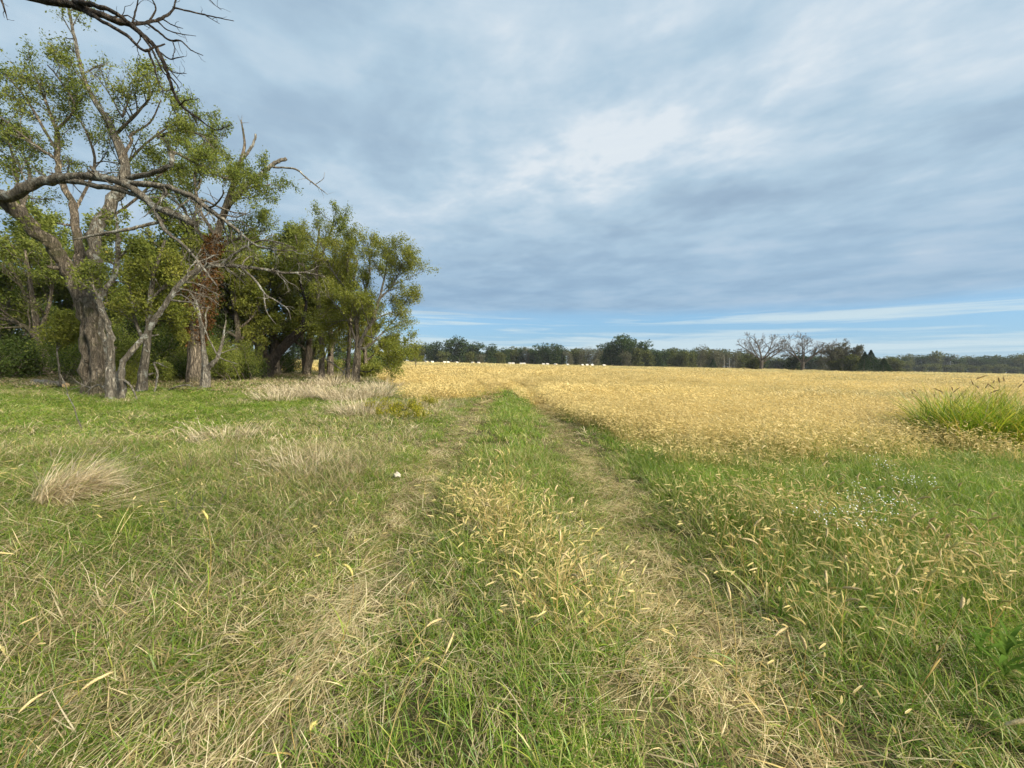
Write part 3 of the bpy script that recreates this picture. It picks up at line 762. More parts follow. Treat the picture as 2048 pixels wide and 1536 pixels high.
# --- slim tree leaning out of the copse, covered with lichen
def leaning_tree():
    d = 13.2; org = base_at(242, d)
    root = empty('leaning_tree', org, 'thin lichen-white tree leaning far over to one side out of the copse', 'tree')
    L = M['bark_lichen']; T = Tree(21)
    a = add_limb(root, org, [(240, 812, .09), (246, 781, .085), (242, 735, .085), (258, 709, .085, .1), (292, 669, .085, .3), (309, 641, .085, .4), (332, 606, .085, .6), (352, 575, .08, .8), (381, 549, .08, 1), (410, 534, .075, 1.2), (443, 531, .07, 1.4), (480, 533, .065, 1.6), (529, 539, .055, 1.8), (572, 546, .045, 2), (610, 545, .035, 2.2), (650, 553, .015, 2.4)], d, L, 'trunk', 9)
    b = add_limb(root, org, [(480, 533, .045, 1.6), (510, 560, .04, 1.5), (530, 588, .032, 1.4), (550, 600, .025, 1.4), (575, 618, .016, 1.4), (582, 640, .008, 1.4)], d, M['bark_pale'])
    c = add_limb(root, org, [(528, 586, .025, 1.4), (532, 620, .02, 1.4), (545, 640, .012, 1.4), (552, 648, .008, 1.4)], d, M['bark_pale'])
    add_limb(root, org, [(248, 760, .04), (262, 772, .03, -.1), (275, 800, .015, -.3)], d, M['bark_pale'])
    e = add_limb(root, org, [(440, 531, .045, 1.4), (480, 500, .04, 1.2), (530, 480, .03, 1), (590, 495, .02, .8)], d, L)
    T.sprout(a[0], a[1], 34, 1.4, 1, .4, .0, droop=.2, leaf=0, fork=5, wob=.3)
    T.sprout(b[0], b[1], 6, .6, 1, .3, -.1, leaf=0, fork=2, wob=.3)
    T.sprout(e[0], e[1], 6, .7, 1, .3, .1, leaf=10, fork=3)
    finish_tree(root, org, T, M['bark_pale'], M['leaf'], .09)
leaning_tree()

# --- tree with a broken pale top and rusty creeper on its trunk
def broken_tree():
    d = 21.5; org = base_at(392, d)
    root = empty('broken_top_tree', org, 'tall tree with bare broken top, rust-brown creeper hanging round its trunk', 'tree')
    b, p, l = M['bark'], M['bark_pale'], M['bark_lichen']; T = Tree(31)
    a = add_limb(root, org, [(392, 775, .36), (392, 680, .31), (398, 600, .26), (418, 520, .22), (440, 450, .19), (458, 395, .165), (474, 345, .13), (484, 315, .10), (489, 290, .07), (487, 268, .055), (482, 240, .03)], d, b, 'trunk', 12, .05, True)
    add_limb(root, org, [(484, 318, .09), (499, 300, .07), (508, 284, .06), (511, 268, .05)], d, p)
    c = add_limb(root, org, [(452, 405, .14), (490, 372, .13, .2), (525, 345, .12, .3), (550, 326, .11, .4), (573, 317, .10, .5)], d, p)
    e = add_limb(root, org, [(546, 334, .06, .3), (590, 338, .05, .4), (612, 355, .045, .5), (636, 374, .03, .6), (655, 389, .012, .7)], d, p)
    add_limb(root, org, [(630, 369, .02, .6), (646, 358, .016, .6), (649, 345, .008, .6)], d, p)
    T2 = Tree(32)
    T2.sprout(e[0], e[1], 6, .7, 0, .5, .15, leaf=0, wob=.3); T2.sprout(a[0], a[1], 7, .8, 0, .88, .5, leaf=0, spread=.5)
    o = obj('bare_twigs', T2.twig.mesh('bare_twigs', p, True, org), root); o['kind'] = 'stuff'
    for rows in ([(430, 470, .10), (400, 420, .08, -.4), (390, 360, .07, -.5), (395, 310, .05, -.4), (410, 280, .03, -.3)],
                 [(425, 500, .09), (380, 440, .07, .5), (350, 380, .05, .8), (330, 330, .03, 1)],
                 [(445, 430, .09), (470, 400, .07, -.5), (500, 375, .05, -.8), (540, 370, .03, -1)],
                 [(410, 540, .09), (450, 490, .07, .6), (490, 470, .05, 1), (520, 450, .03, 1.2)]):
        q = add_limb(root, org, rows, d, b, 'limb', 6)
        T.sprout(q[0], q[1], 12, 2.0, 1, .2, .25, leaf=70, fork=7, jit=.11)
    finish_tree(root, org, T, b, M['leaf'], .095)
    rng = T.rng; n = 5200
    v = rng.uniform(470, 690, n); th = rng.random(n)*6.28
    w = .35+.55*np.exp(-((v-600)/55)**2)*rng.random(n)
    pts = np.array([P(np.interp(q, [470, 520, 600, 690], [432, 418, 402, 392])+rng.normal(0, 3), q, d) for q in v])
    clump = fbm(th*2, v*.04, 3)
    w *= .4+1.2*clump
    pts[:, 0] += np.cos(th)*w*1.0; pts[:, 1] += np.sin(th)*w
    o = obj('creeper', T.leaves(M['leaf_rust'], .13, org, 'creeper', pts=pts, droop=1.2), root); o['label'] = 'rust-brown withered creeper'; o['kind'] = 'stuff'
broken_tree()

# --- slim dead tree with pale smooth trunk
def pale_dead_tree():
    d = 18.3; org = base_at(411, d); p = M['bark_pale']
    root = empty('dead_sapling', org, 'short dead tree, bleached pale trunk forked low, bare twigs, before the rusty creeper', 'dead tree')
    a = add_limb(root, org, [(409, 790, .2), (411, 760, .19), (411, 735, .17), (407, 700, .10), (404, 670, .085), (398, 630, .07), (390, 600, .055), (376, 580, .03)], d, p, 'trunk', 10, .05, True)
    b = add_limb(root, org, [(413, 738, .11), (428, 725, .1), (440, 700, .07), (447, 670, .05), (452, 640, .02)], d, p)
    add_limb(root, org, [(404, 680, .05), (412, 650, .045), (411, 630, .035), (417, 612, .02)], d, p)
    e = add_limb(root, org, [(398, 628, .03), (410, 660, .03, -.2), (424, 690, .03, -.3), (440, 715, .03, -.4), (475, 728, .012, -.6)], d, p)
    T = Tree(41); T.sprout(b[0], b[1], 5, .8, 1, .3, .2, leaf=0, fork=3); T.sprout(a[0], a[1], 6, .8, 1, .5, .2, leaf=0, fork=3)
    finish_tree(root, org, T, p, None)
pale_dead_tree()

# --- rounded willow-like tree at the end of the copse
def end_tree():
    d = 24.5; org = base_at(711, d)
    root = empty('round_crowned_tree', org, 'low-branched round leafy tree standing at the field end of the copse', 'tree')
    l = M['bark_lichen']; T = Tree(51)
    a = add_limb(root, org, [(709, 790, .26), (712, 745, .24), (714, 715, .23), (715, 690, .17), (712, 640, .12), (704, 590, .09), (695, 530, .06), (700, 480, .03)], d, M['bark'], 'trunk', 10, .05, True)
    rows = [[(716, 700, .13), (730, 665, .12, -.3), (745, 640, .11, -.5), (758, 600, .08, -.6), (770, 550, .05, -.7), (775, 500, .025, -.7)],
            [(714, 690, .09), (700, 650, .07, -.4), (680, 620, .05, -.8), (655, 590, .03, -1)],
            [(716, 700, .08), (740, 690, .07, .5), (770, 660, .05, .8), (800, 625, .03, 1), (812, 600, .02, 1)],
            [(712, 660, .08), (725, 600, .07, .6), (740, 540, .05, 1), (735, 485, .03, 1.2)],
            [(704, 590, .06), (670, 550, .05, .5), (650, 510, .04, .6), (640, 480, .03, .6)],
            [(758, 600, .05, -.6), (785, 570, .045, -.6), (800, 540, .03, -.6), (805, 520, .02, -.6)],
            [(730, 670, .05, -.3), (755, 680, .04, -.5), (780, 700, .03, -.6), (795, 715, .015, -.7)],
            [(712, 650, .05), (690, 640, .04, .5), (665, 650, .03, .7), (640, 670, .02, .8)]]
    for r in rows:
        q = add_limb(root, org, r, d, l, 'limb', 6)
        T.sprout(q[0], q[1], 13, 2.0, 1, .25, .2, droop=.25, leaf=84, fork=8, jit=.12)
    T.sprout(a[0], a[1], 10, 1.9, 1, .55, .25, leaf=84, fork=8, jit=.12)
    add_limb(root, org, [(720, 742, .05, -.3), (738, 744, .045, -.4), (747, 735, .03, -.5)], d, M['bark_dark'])
    finish_tree(root, org, T, l, M['leaf_yellow'], .095, ratio=.45)
end_tree()

# --- bare trunks inside the copse
def copse_tree(name, label, rows, d, bark, limbs=(), leafm='leaf', seed=1, leafn=62, size=.10, sprL=2.1, group=None, top=10, flare=True):
    org = base_at(rows[0][0], d); root = empty(name, org, label, 'tree', group); T = Tree(seed)
    a = add_limb(root, org, rows, d, M[bark], 'trunk', 10, .05, flare)
    if top: T.sprout(a[0], a[1], top, sprL, 1, .45, .2, leaf=leafn, fork=7, jit=.11)
    for r in limbs:
        q = add_limb(root, org, r, d, M[bark], 'limb', 6)
        T.sprout(q[0], q[1], 10, sprL, 1, .25, .2, leaf=leafn, fork=7, jit=.11)
    finish_tree(root, org, T, M[bark], M[leafm], size)
    return root
copse_tree('dark_leaning_tree', 'black-barked tree leaning steeply, its pale broken limb end among leaves', [(532, 765, .42), (537, 735, .4), (556, 705, .38), (580, 680, .36), (605, 657, .32), (622, 640, .22)], 29,
           'bark_dark', [[(535, 735, .2), (530, 690, .16, .3), (528, 640, .12, .6), (540, 570, .08, .9), (560, 500, .05, 1)], [(600, 660, .14), (612, 610, .12, .4), (600, 560, .09, .8), (590, 480, .05, 1)]], 'leaf', 61, top=0)
copse_tree('straight_tree', 'straight brown trunk with a peeled bark strip hanging down one side', [(643, 775, .21), (643, 740, .2), (644, 700, .19), (640, 650, .17), (636, 590, .14), (632, 520, .1), (640, 450, .05)], 27, 'bark',
           [[(640, 640, .09), (670, 590, .07, .5), (690, 540, .05, .8)], [(636, 590, .09), (610, 540, .07, .5), (590, 470, .05, .8)], [(634, 540, .08), (655, 480, .06, -.5), (668, 440, .04, -.5)]], 'leaf', 62)
copse_tree('slender_tree', 'slender brown trunk just behind the round-crowned tree', [(695, 770, .16), (696, 735, .15), (698, 700, .14), (700, 650, .12), (705, 580, .08), (715, 520, .04)], 27.5, 'bark', [[(700, 640, .06), (680, 580, .05), (665, 520, .03)]], 'leaf_yellow', 63, top=8)
copse_tree('twin_trunk_tree', 'grey tree with two trunks from one foot in the shade of the copse', [(610, 757, .26), (609, 735, .24), (606, 700, .2), (600, 640, .16), (595, 560, .1), (590, 500, .05)], 36, 'bark', [[(612, 752, .2), (622, 725, .18), (632, 690, .15), (650, 620, .1), (660, 540, .06)], [(600, 640, .1), (570, 580, .08), (550, 500, .05)]], 'leaf', 64)
copse_tree('low_forked_tree', 'grey tree with long low limb reaching out beside the dark shrubs', [(98, 772, .3), (92, 730, .28), (82, 690, .24), (74, 660, .2), (68, 620, .16), (60, 560, .1), (50, 500, .05)], 24, 'bark',
           [[(84, 690, .16), (60, 662, .14, -.3), (30, 645, .12, -.5), (-20, 630, .09, -.7), (-60, 610, .06, -.8)], [(78, 670, .12), (95, 620, .1), (105, 560, .07), (100, 500, .04)], [(68, 620, .1), (40, 570, .08), (15, 520, .05)]], 'leaf', 65, leafn=26)
copse_tree('stub_limbed_tree', 'pale-footed leafy tree between the leaning tree and the shed', [(282, 795, .19), (284, 760, .17), (290, 715, .15), (296, 660, .13), (300, 600, .11), (310, 540, .08), (330, 480, .05)], 16.5, 'bark_lichen',
           [[(292, 690, .07), (270, 640, .06), (262, 590, .05), (255, 540, .03)], [(300, 600, .06), (330, 570, .05), (350, 540, .03)], [(296, 650, .06), (320, 640, .05, .4), (345, 650, .03, .6)]], 'leaf_yellow', 66, leafn=44, size=.1, sprL=1.2)
copse_tree('crooked_slim_tree', 'crooked slim pale tree growing out of the broken stump', [(222, 745, .13), (223, 700, .115), (217, 660, .11), (206, 625, .105), (199, 600, .10), (212, 578, .09), (229, 549, .085), (235, 515, .08), (236, 470, .06), (232, 430, .035)], 13.9, 'bark_lichen',
           [[(199, 602, .05), (188, 575, .04), (172, 545, .02)], [(235, 520, .04), (255, 500, .03), (275, 498, .015)]], 'leaf', 67, leafn=22, size=.09, sprL=.7, flare=False)
copse_tree('leafy_sapling', 'thin sapling with a light green bushy crown before the large furrowed trunk', [(121, 770, .035), (118, 735, .03), (114, 700, .028), (120, 670, .022), (135, 645, .015)], 17, 'bark_lichen', [[(116, 690, .015), (140, 665, .012), (160, 655, .008)]], 'leaf_yellow', 68, leafn=60, size=.09, sprL=.8, top=14)

# --- leafy trees filling the copse: one prototype, copied
def leafy_proto(name, h, cr, seed, leafm, bark='bark', leafn=40, size=.12, spread=.9):
    T = Tree(seed); rng = T.rng
    root = empty(name, (0, 0, 0), 'x', 'tree')
    tr = T.wander(np.zeros(3)-np.array([0, 0, .15]), np.array([rng.normal(0, .1), rng.normal(0, .1), 1]), h*.62, 7, .25, .10); rr = np.linspace(.028*h, .008*h, len(tr))
    g = Geo(); tube(g, tr, rr, 9, True, .05); obj('trunk', g.mesh('trunk', M[bark], True), root)
    for i in range(8):
        t = .28+.7*i/8; k = t*(len(tr)-1); a = int(k); p = tr[a]+(tr[min(a+1, len(tr)-1)]-tr[a])*(k-a)
        th = i*2.4+rng.random(); ln = cr*rng.uniform(.75, 1.15)*(1.1-.35*t)
        c = T.wander(p, np.array([math.cos(th), math.sin(th), .45+.7*t]), ln*1.15, 5, .08, .16)
        cr_ = np.linspace(rr[a]*.5, .012, len(c)); g = Geo(); tube(g, c, cr_, 6, True); obj('limb', g.mesh('limb', M[bark], True), root)
        T.sprout(c, cr_, 9, ln*.55, 1, .3, .18, droop=.15, leaf=leafn, fork=7, jit=.012*h, wob=.25)
    finish_tree(root, (0, 0, 0), T, M[bark], M[leafm], size)
    return root
pr1 = leafy_proto('copse_tree', 11, 3.6, 71, 'leaf', leafn=70, size=.13)
pr2 = leafy_proto('copse_tree', 10, 3.4, 72, 'leaf_yellow', leafn=70, size=.13)
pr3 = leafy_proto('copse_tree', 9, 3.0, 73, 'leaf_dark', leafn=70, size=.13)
spots = [(445, 30, 0, 1.35, 'right behind the creeper tree'), (515, 31, 1, 1.3, 'between the creeper tree and the tallest ones'), (390, 31, 2, 1.35, 'in the shady back of the copse'), (-10, 27, 0, 1.2, 'deep in the copse at its far end'), (140, 28, 0, 1.3, 'behind the large furrowed trunk'), (270, 27, 0, 1.2, 'behind the leaning lichen tree'),
         (335, 32, 1, 1.25, 'behind the shed'), (485, 28, 1, 1.12, 'between the creeper tree and the dark leaning tree'), (550, 33, 0, 1.35, 'rising behind the dark leaning tree'),
         (612, 34, 1, 1.28, 'tallest behind the twin trunks'), (660, 33, 0, 1.0, 'behind the straight brown trunk'), (735, 36, 1, .86, 'behind the round-crowned tree'),
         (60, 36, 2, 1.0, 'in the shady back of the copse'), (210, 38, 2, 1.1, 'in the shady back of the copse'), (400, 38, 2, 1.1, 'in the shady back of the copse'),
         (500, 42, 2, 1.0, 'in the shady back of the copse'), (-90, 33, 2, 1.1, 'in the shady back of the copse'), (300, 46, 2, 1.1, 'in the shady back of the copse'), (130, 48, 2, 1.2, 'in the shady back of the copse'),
         (-40, 50, 2, 1.2, 'in the shady back of the copse'), (775, 52, 1, .62, 'low at the outer edge of the copse'), (800, 66, 0, .62, 'small and far along the field edge'), (832, 84, 1, .62, 'last along the field edge')]
used = set()
look = {0: 'green leafy tree', 1: 'yellow-green leafy tree', 2: 'dark leafy tree'}
for i, (u, d, k, s, where) in enumerate(spots):
    pr = (pr1, pr2, pr3)[k]; lab = f'{look[k]} {where}'
    loc = base_at(u, d); rz = 1.7*i; sc = (s*RNG.uniform(.92, 1.08), s*RNG.uniform(.92, 1.08), s)
    if k in used: copy_thing(pr, loc, rz, sc, lab, 'leafy trees of the copse')
    else:
        used.add(k); pr.location = [float(c) for c in loc]; pr.rotation_euler = (0, 0, rz); pr.scale = sc
        pr['label'] = lab; pr['group'] = 'leafy trees of the copse'

# --- undergrowth bushes
def bush_proto(name, h, r, seed, leafm, n=5000, size=.13):
    T = Tree(seed); rng = T.rng; root = empty(name, (0, 0, 0), 'x', 'bush')
    for i in range(9):
        th = rng.random()*6.28
        c = T.wander(np.array([rng.normal(0, r*.15), rng.normal(0, r*.15), -.05]), np.array([math.cos(th)*.7, math.sin(th)*.7, 1]), h*rng.uniform(.7, 1.05), 5, .05, .2)
        rr = np.linspace(.03, .008, len(c)); tube(T.twig, c, rr, 4, False)
        T.sprout(c, rr, 9, h*.4, 0, .15, .15, leaf=int(n/81*1.0), jit=.16)
    o = obj('stems', T.twig.mesh('stems', M['bark'], True), root); o['kind'] = 'stuff'
    o = obj('foliage', T.leaves(M[leafm], size), root); o['kind'] = 'stuff'
    return root
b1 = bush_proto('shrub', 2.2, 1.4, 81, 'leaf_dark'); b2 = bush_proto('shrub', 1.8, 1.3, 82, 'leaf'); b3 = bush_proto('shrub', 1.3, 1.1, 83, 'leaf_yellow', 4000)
b4 = bush_proto('tall_shrub', 3.8, 2.2, 84, 'leaf', 13000, .10); b5 = bush_proto('tall_shrub', 4.2, 2.2, 85, 'leaf_dark', 13000, .10)
bsp = [(10, 22, 0, 1.1), (45, 24, 0, 1.2), (-30, 20, 0, 1.1), (75, 26, 0, 1.0), (140, 25, 0, .9), (170, 30, 0, 1.1), (235, 24, 1, .9), (262, 28, 0, 1.1), (430, 30, 0, 1.0), (455, 26, 1, .9), (485, 30, 0, 1.0), (510, 27, 0, .8), (555, 36, 0, 1.0),
       (580, 40, 0, .9), (660, 44, 1, 1.0), (690, 46, 0, 1.0), (730, 40, 1, 1.2), (760, 46, 0, 1.2), (745, 34, 2, 1.1), (782, 56, 1, 1.2), (20, 36, 0, 1.4), (110, 40, 0, 1.5), (220, 44, 0, 1.5), (330, 42, 0, 1.5), (430, 44, 0, 1.4), (500, 50, 0, 1.2), (345, 23.5, 1, .6), (318, 23, 2, .8), (332, 22, 1, .6), (362, 23, 0, .7), (252, 20.5, 3, .9), (300, 24, 4, .95), (374, 25, 3, 1.0), (458, 24, 3, .8), (140, 21, 4, .7), (322, 27.5, 4, 1.1), (425, 27, 4, 1.0), (500, 26, 3, .75), (350, 28, 1, 1.0), (560, 34, 4, .9), (60, 30, 4, 1.0), (232, 18, 2, .75), (205, 19, 1, .6)]
bl_k = {0: 'dark green shrub', 1: 'mid-green shrub', 2: 'yellow-green shrub', 3: 'tall green leafy shrub', 4: 'tall dark leafy shrub'}
def bl_lab(u, d, k):
    if d >= 36: w = 'in the shady back of the copse'
    else: w = next(t for lim, t in ((100, 'beside the low forked tree'), (265, 'behind the large furrowed trunk'), (350, 'at the shed wall'), (520, 'between the creeper tree and the dark leaning tree'), (700, 'among the slim straight trunks'), (2000, 'under the round-crowned tree')) if u < lim)
    return bl_k[k]+' '+w
used = set()
for i, (u, d, k, s) in enumerate(bsp):
    pr = (b1, b2, b3, b4, b5)[k]; loc = base_at(u, d); sc = (s, s, s*RNG.uniform(.85, 1.15))
    if k in used: copy_thing(pr, loc, i*1.3, sc, bl_lab(u, d, k), 'undergrowth shrubs')
    else: used.add(k); pr.location = [float(c) for c in loc]; pr.scale = sc; pr['label'] = bl_lab(u, d, k); pr['group'] = 'undergrowth shrubs'

# --- dead tree beside the viewpoint whose bare limb hangs into view
def overhang():
    d = 7.0; org = np.array([-13.0, 6.2, 0.0]); org[2] = ground_h(org[0], org[1])
    root = empty('overhanging_dead_tree', org, 'dark bare dead tree whose crooked limb hangs in against the sky', 'dead tree')
    k = M['bark_dark']
    g = Geo(); j0 = P(-40, -25, d)
    tp = crom(np.array([[-13, 6.2, -.1, .34], [-12.9, 6.1, 3, .28], [-12.5, 6.2, 6, .22], [-11.6, 6.5, 8.4, .16], [*j0, .11]]), 5)
    tube(g, tp[:, :3], tp[:, 3], 10, True, .05); obj('trunk', g.mesh('trunk', k, True, org), root)
    T = Tree(91)
    L = [[(-40, -25, .11), (76, -2, .085), (133, 7, .08), (166, 17, .075), (206, 32, .068), (259, 50, .06, .1), (286, 70, .054, .1), (312, 96, .047, .2), (329, 130, .04, .2), (339, 159, .034, .2), (349, 189, .03, .3), (365, 213, .026, .3), (385, 229, .021, .3), (429, 259, .014, .4), (448, 255, .011, .4), (465, 249, .007, .4)],
         [(150, 5, .06), (185, 10, .05, -.2), (219, 20, .045, -.3), (240, 32, .04, -.3), (262, 50, .035, -.2)],
         [(166, 20, .05), (206, 43, .04, -.3), (252, 70, .034, -.4), (286, 100, .026, -.5), (306, 96, .02, -.5), (330, 88, .012, -.4)],
         [(262, 48, .04, .1), (292, 45, .035, .3), (325, 36, .03, .5), (345, 20, .022, .6), (352, 0, .016, .7), (360, -15, .01, .7)],
         [(345, 15, .02, .6), (398, 27, .018, .8), (425, 33, .014, .9), (468, 42, .007, 1)],
         [(413, 32, .010, .9), (440, 48, .005, .9)],
         [(292, 45, .03, .3), (316, 63, .025, .4), (339, 80, .022, .5), (362, 82, .018, .5), (382, 100, .014, .6), (406, 111, .008, .6)],
         [(286, 72, .03, .1), (306, 104, .022, -.1), (326, 143, .016, -.2), (333, 150, .012, -.2)],
         [(296, 100, .024, -.4), (309, 133, .018, -.4), (313, 153, .014, -.4), (328, 186, .007, -.4)],
         [(318, 103, .02, .2), (339, 118, .016, .3), (352, 116, .012, .3), (368, 113, .007, .3)],
         [(331, 132, .018, .2), (348, 145, .012, .2), (373, 147, .006, .2)], [(336, 136, .014, .2), (352, 155, .01, .1), (363, 167, .006, .1)],
         [(358, 211, .014, .3), (372, 201, .011, .2), (398, 197, .005, .2)], [(370, 217, .014, .3), (388, 235, .01, .3), (397, 258, .005, .3)],
         [(322, 36, .016, .5), (345, 50, .013, .4), (366, 57, .006, .4)], [(315, 42, .018, .4), (335, 60, .014, .5), (362, 68, .011, .6), (392, 72, .005, .6)],
         [(265, 45, .02, .1), (272, 20, .015, .2), (278, -10, .01, .2)], [(420, 0, .01, .8), (430, 10, .008, .8), (443, 20, .004, .8)], [(395, -20, .016, .8), (420, 0, .01, .8)],
         [(300, 40, .02, .4), (312, 15, .016, .5), (295, -15, .012, .6)], [(345, 82, .012, .5), (350, 100, .009, .4), (345, 112, .005, .4)],
         [(3, 0, .02, -.5), (10, 22, .012, -.5), (15, 40, .004, -.5)], [(-40, -25, .05, 0), (3, 0, .02, -.5)]]
    L = [[(q[0], q[1], q[2]*.8, *q[3:]) for q in r] for r in L]
    for r in L:
        q = add_limb(root, org, r, d, k, 'limb', 7, .04)
        if r[0][2] < .05: T.sprout(q[0], q[1], 2, .28, 0, .3, .0, leaf=0, wob=.35, rmin=.004)
    for rows in ([(-12.5, 6.2, 6, .17), (-12.9, 6.0, 8, .14), (-13.1, 5.6, 10, .10), (-12.8, 5.2, 11.5, .06), (-13.2, 5.0, 12.6, .02)],
                 [(-12.8, 6.1, 4.5, .14), (-14, 6.4, 6, .11), (-15.2, 7.0, 7.6, .08), (-16.6, 7.2, 9.2, .04), (-17.2, 7.6, 10, .02)],
                 [(-12.6, 6.2, 5.5, .13), (-13.2, 7.4, 7, .1), (-13.6, 8.2, 9, .07), (-13.4, 9, 10.4, .03)],
                 [(-12.8, 6.1, 4.8, .12), (-12.9, 4.6, 6.2, .09), (-13.5, 3.2, 7.8, .06), (-13.8, 2.4, 9.2, .02)],
                 [(-12.0, 6.4, 7.6, .1), (-11.8, 6.3, 9.4, .07), (-11.2, 6.6, 11.2, .04), (-11.3, 6.9, 12.4, .015)]):
        p = crom(np.array(rows), 5); g = Geo(); p[1:-1, :3] += T.rng.normal(0, .05, (len(p)-2, 3)); tube(g, p[:, :3], p[:, 3], 8, True, .05); obj('limb', g.mesh('limb', k, True, org), root)
        T.sprout(p[:, :3], p[:, 3], 9, 1.5, 1, .3, .1, leaf=0, fork=4, wob=.3, rmin=.005)
    q = limb_px(L[0], d); T.sprout(q[0], q[1], 9, .55, 1, .25, .0, leaf=0, fork=2, wob=.35, rmin=.004)
    finish_tree(root, org, T, k, None)
overhang()

# ------------------------------------------------------------------ the far tree line
def far_proto(name, h, w, seed, leafm, n=1500, size=.62, low=.12, lobes=12, trunk=True, gap=.0):
    rng = np.random.default_rng(seed); T = Tree(seed)
    root = empty(name, (0, 0, 0), 'x', 'tree')
    P_ = []
    for i in range(lobes):
        t = (i+.5)/lobes; zc = h*(low+.10+(.86-low)*t*.95); env = math.sin(math.pi*min(1, .22+.80*(1-abs(t-.42)*1.05)))
        a = rng.random()*6.28; rr = w*.5*max(.12, env)*rng.uniform(.25, .75)
        c = np.array([math.cos(a)*rr, math.sin(a)*rr, zc]); R_ = w*rng.uniform(.20, .30)
        k = n//lobes; d = rng.normal(0, 1, (k, 3)); d /= np.linalg.norm(d, axis=1)[:, None]
        P_.append(c+d*R_*np.array([1, 1, .8])*rng.uniform(.55, 1.08, (k, 1)))
    p = np.concatenate(P_); p[:, 2] = np.maximum(p[:, 2], .3)
    g = Geo(); tp = T.wander(np.array([0, 0, -.2]), np.array([0, 0, 1.]), h*.75, 6, .2, .06)
    tube(g, tp, np.linspace(.024*h, .006*h, len(tp)), 7, True, .04)
    for i in range(6):
        q = tp[2+i//2]; e = P_[min(len(P_)-1, i*2+1)].mean(0)
        c = T.wander(q, e-q, np.linalg.norm(e-q), 4, 0, .1); tube(g, c, np.linspace(.010*h, .003*h, len(c)), 5, True)
    obj('trunk', g.mesh('trunk', M['bark_far'], True), root)
    o = obj('crown', T.leaves(M[leafm], size, pts=p, ratio=.75), root); o['kind'] = 'stuff'
    return root

FT = {}
def far_tree(kind, u, d, h, w=None, label='', group='far tree line'):
    """h in metres; each kind keeps a few prototypes that are copied"""
    key = (kind, int(RNG.integers(0, 3)))
    nm, lm, bh, bw, low, lb, sz = {'oak': ('oak_tree', 'leaf_oak', 16, 11, .0, 16, .62), 'olive': ('field_edge_tree', 'leaf_olive', 12, 10, -.02, 13, .58), 'grey': ('thinning_tree', 'leaf_grey', 14, 10, .0, 15, .40)}[kind]
    loc = base_at(u, d); s = 1.12*h/bh; sw = max(s, .8)*1.22 if w is None else 1.15*w/bw; rz = RNG.random()*6.28
    if key not in FT:
        h0 = 0; r = far_proto(nm, bh, bw, 600+{'oak': 0, 'olive': 10, 'grey': 20}[kind]+key[1], lm, 3000 if kind != 'grey' else 2200, sz*1.15, low, lb); FT[key] = r
        r.location = [float(c) for c in loc]; r.rotation_euler = (0, 0, rz); r.scale = (sw, sw, s); r['label'] = label; r['group'] = group
    else: copy_thing(FT[key], loc, rz, (sw, sw, s), label, group)

WB = 'behind the row of white bales'
hpx = lambda v, u, d: (724+0.02*(u-1024)-v)/F*d+CAM_H      # height of a tree whose top shows at v
for u, v, d, k in [(838, 694, 262, 'olive'), (858, 690, 265, 'oak'), (872, 687, 270, 'oak'), (885, 705, 252, 'olive'), (899, 683, 262, 'oak'), (918, 679, 262, 'oak'), (934, 690, 268, 'oak'), (941, 706, 250, 'olive'), (952, 688, 266, 'oak'),
                   (960, 709, 250, 'grey'), (976, 692, 262, 'oak'), (990, 699, 270, 'oak'), (1001, 706, 250, 'olive'), (1012, 699, 275, 'oak'), (1028, 698, 290, 'olive'), (1042, 697, 285, 'oak'), (1055, 697, 280, 'grey'), (1066, 700, 275, 'oak'), (1081, 691, 262, 'oak'),
                   (1095, 698, 270, 'oak'), (1111, 691, 258, 'oak'), (1124, 700, 262, 'oak'), (1137, 703, 255, 'grey'), (1148, 700, 268, 'olive'), (1160, 699, 262, 'grey'), (1176, 698, 262, 'grey'), (1190, 698, 258, 'grey'), (1196, 700, 270, 'oak')]:
    far_tree(k, u, d, hpx(v, u, d), None, {'oak': 'dark green oak ', 'olive': 'paler olive-green tree ', 'grey': 'greyish thinning tree '}[k]+WB)
for q in range(62):
    u = 826+q*15.5+RNG.uniform(-5, 5); k = ('oak', 'olive', 'grey')[q % 3]
    far_tree(k, u, 292+RNG.uniform(-8, 12), hpx(702 if u < 1480 else 714, u, 290)*RNG.uniform(.8, 1.05), 13, {'oak': 'dark green tree ', 'olive': 'olive tree ', 'grey': 'greyish tree '}[k]+'in the back row of the far wood')
WC = 'in the tall dark clump past the bales'
for u, v, d, k in [(1212, 690, 235, 'oak'), (1222, 687, 230, 'oak'), (1243, 675, 228, 'oak'), (1258, 682, 235, 'oak'), (1282, 687, 232, 'oak'), (1272, 700, 225, 'olive'), (1296, 704, 225, 'olive'), (1252, 705, 222, 'grey')]:
    far_tree(k, u, d, hpx(v, u, d), None, {'oak': 'tall dark oak ', 'olive': 'low brownish-green tree ', 'grey': 'grey thinning tree '}[k]+WC)
WD = 'between the dark clump and the bare trees'
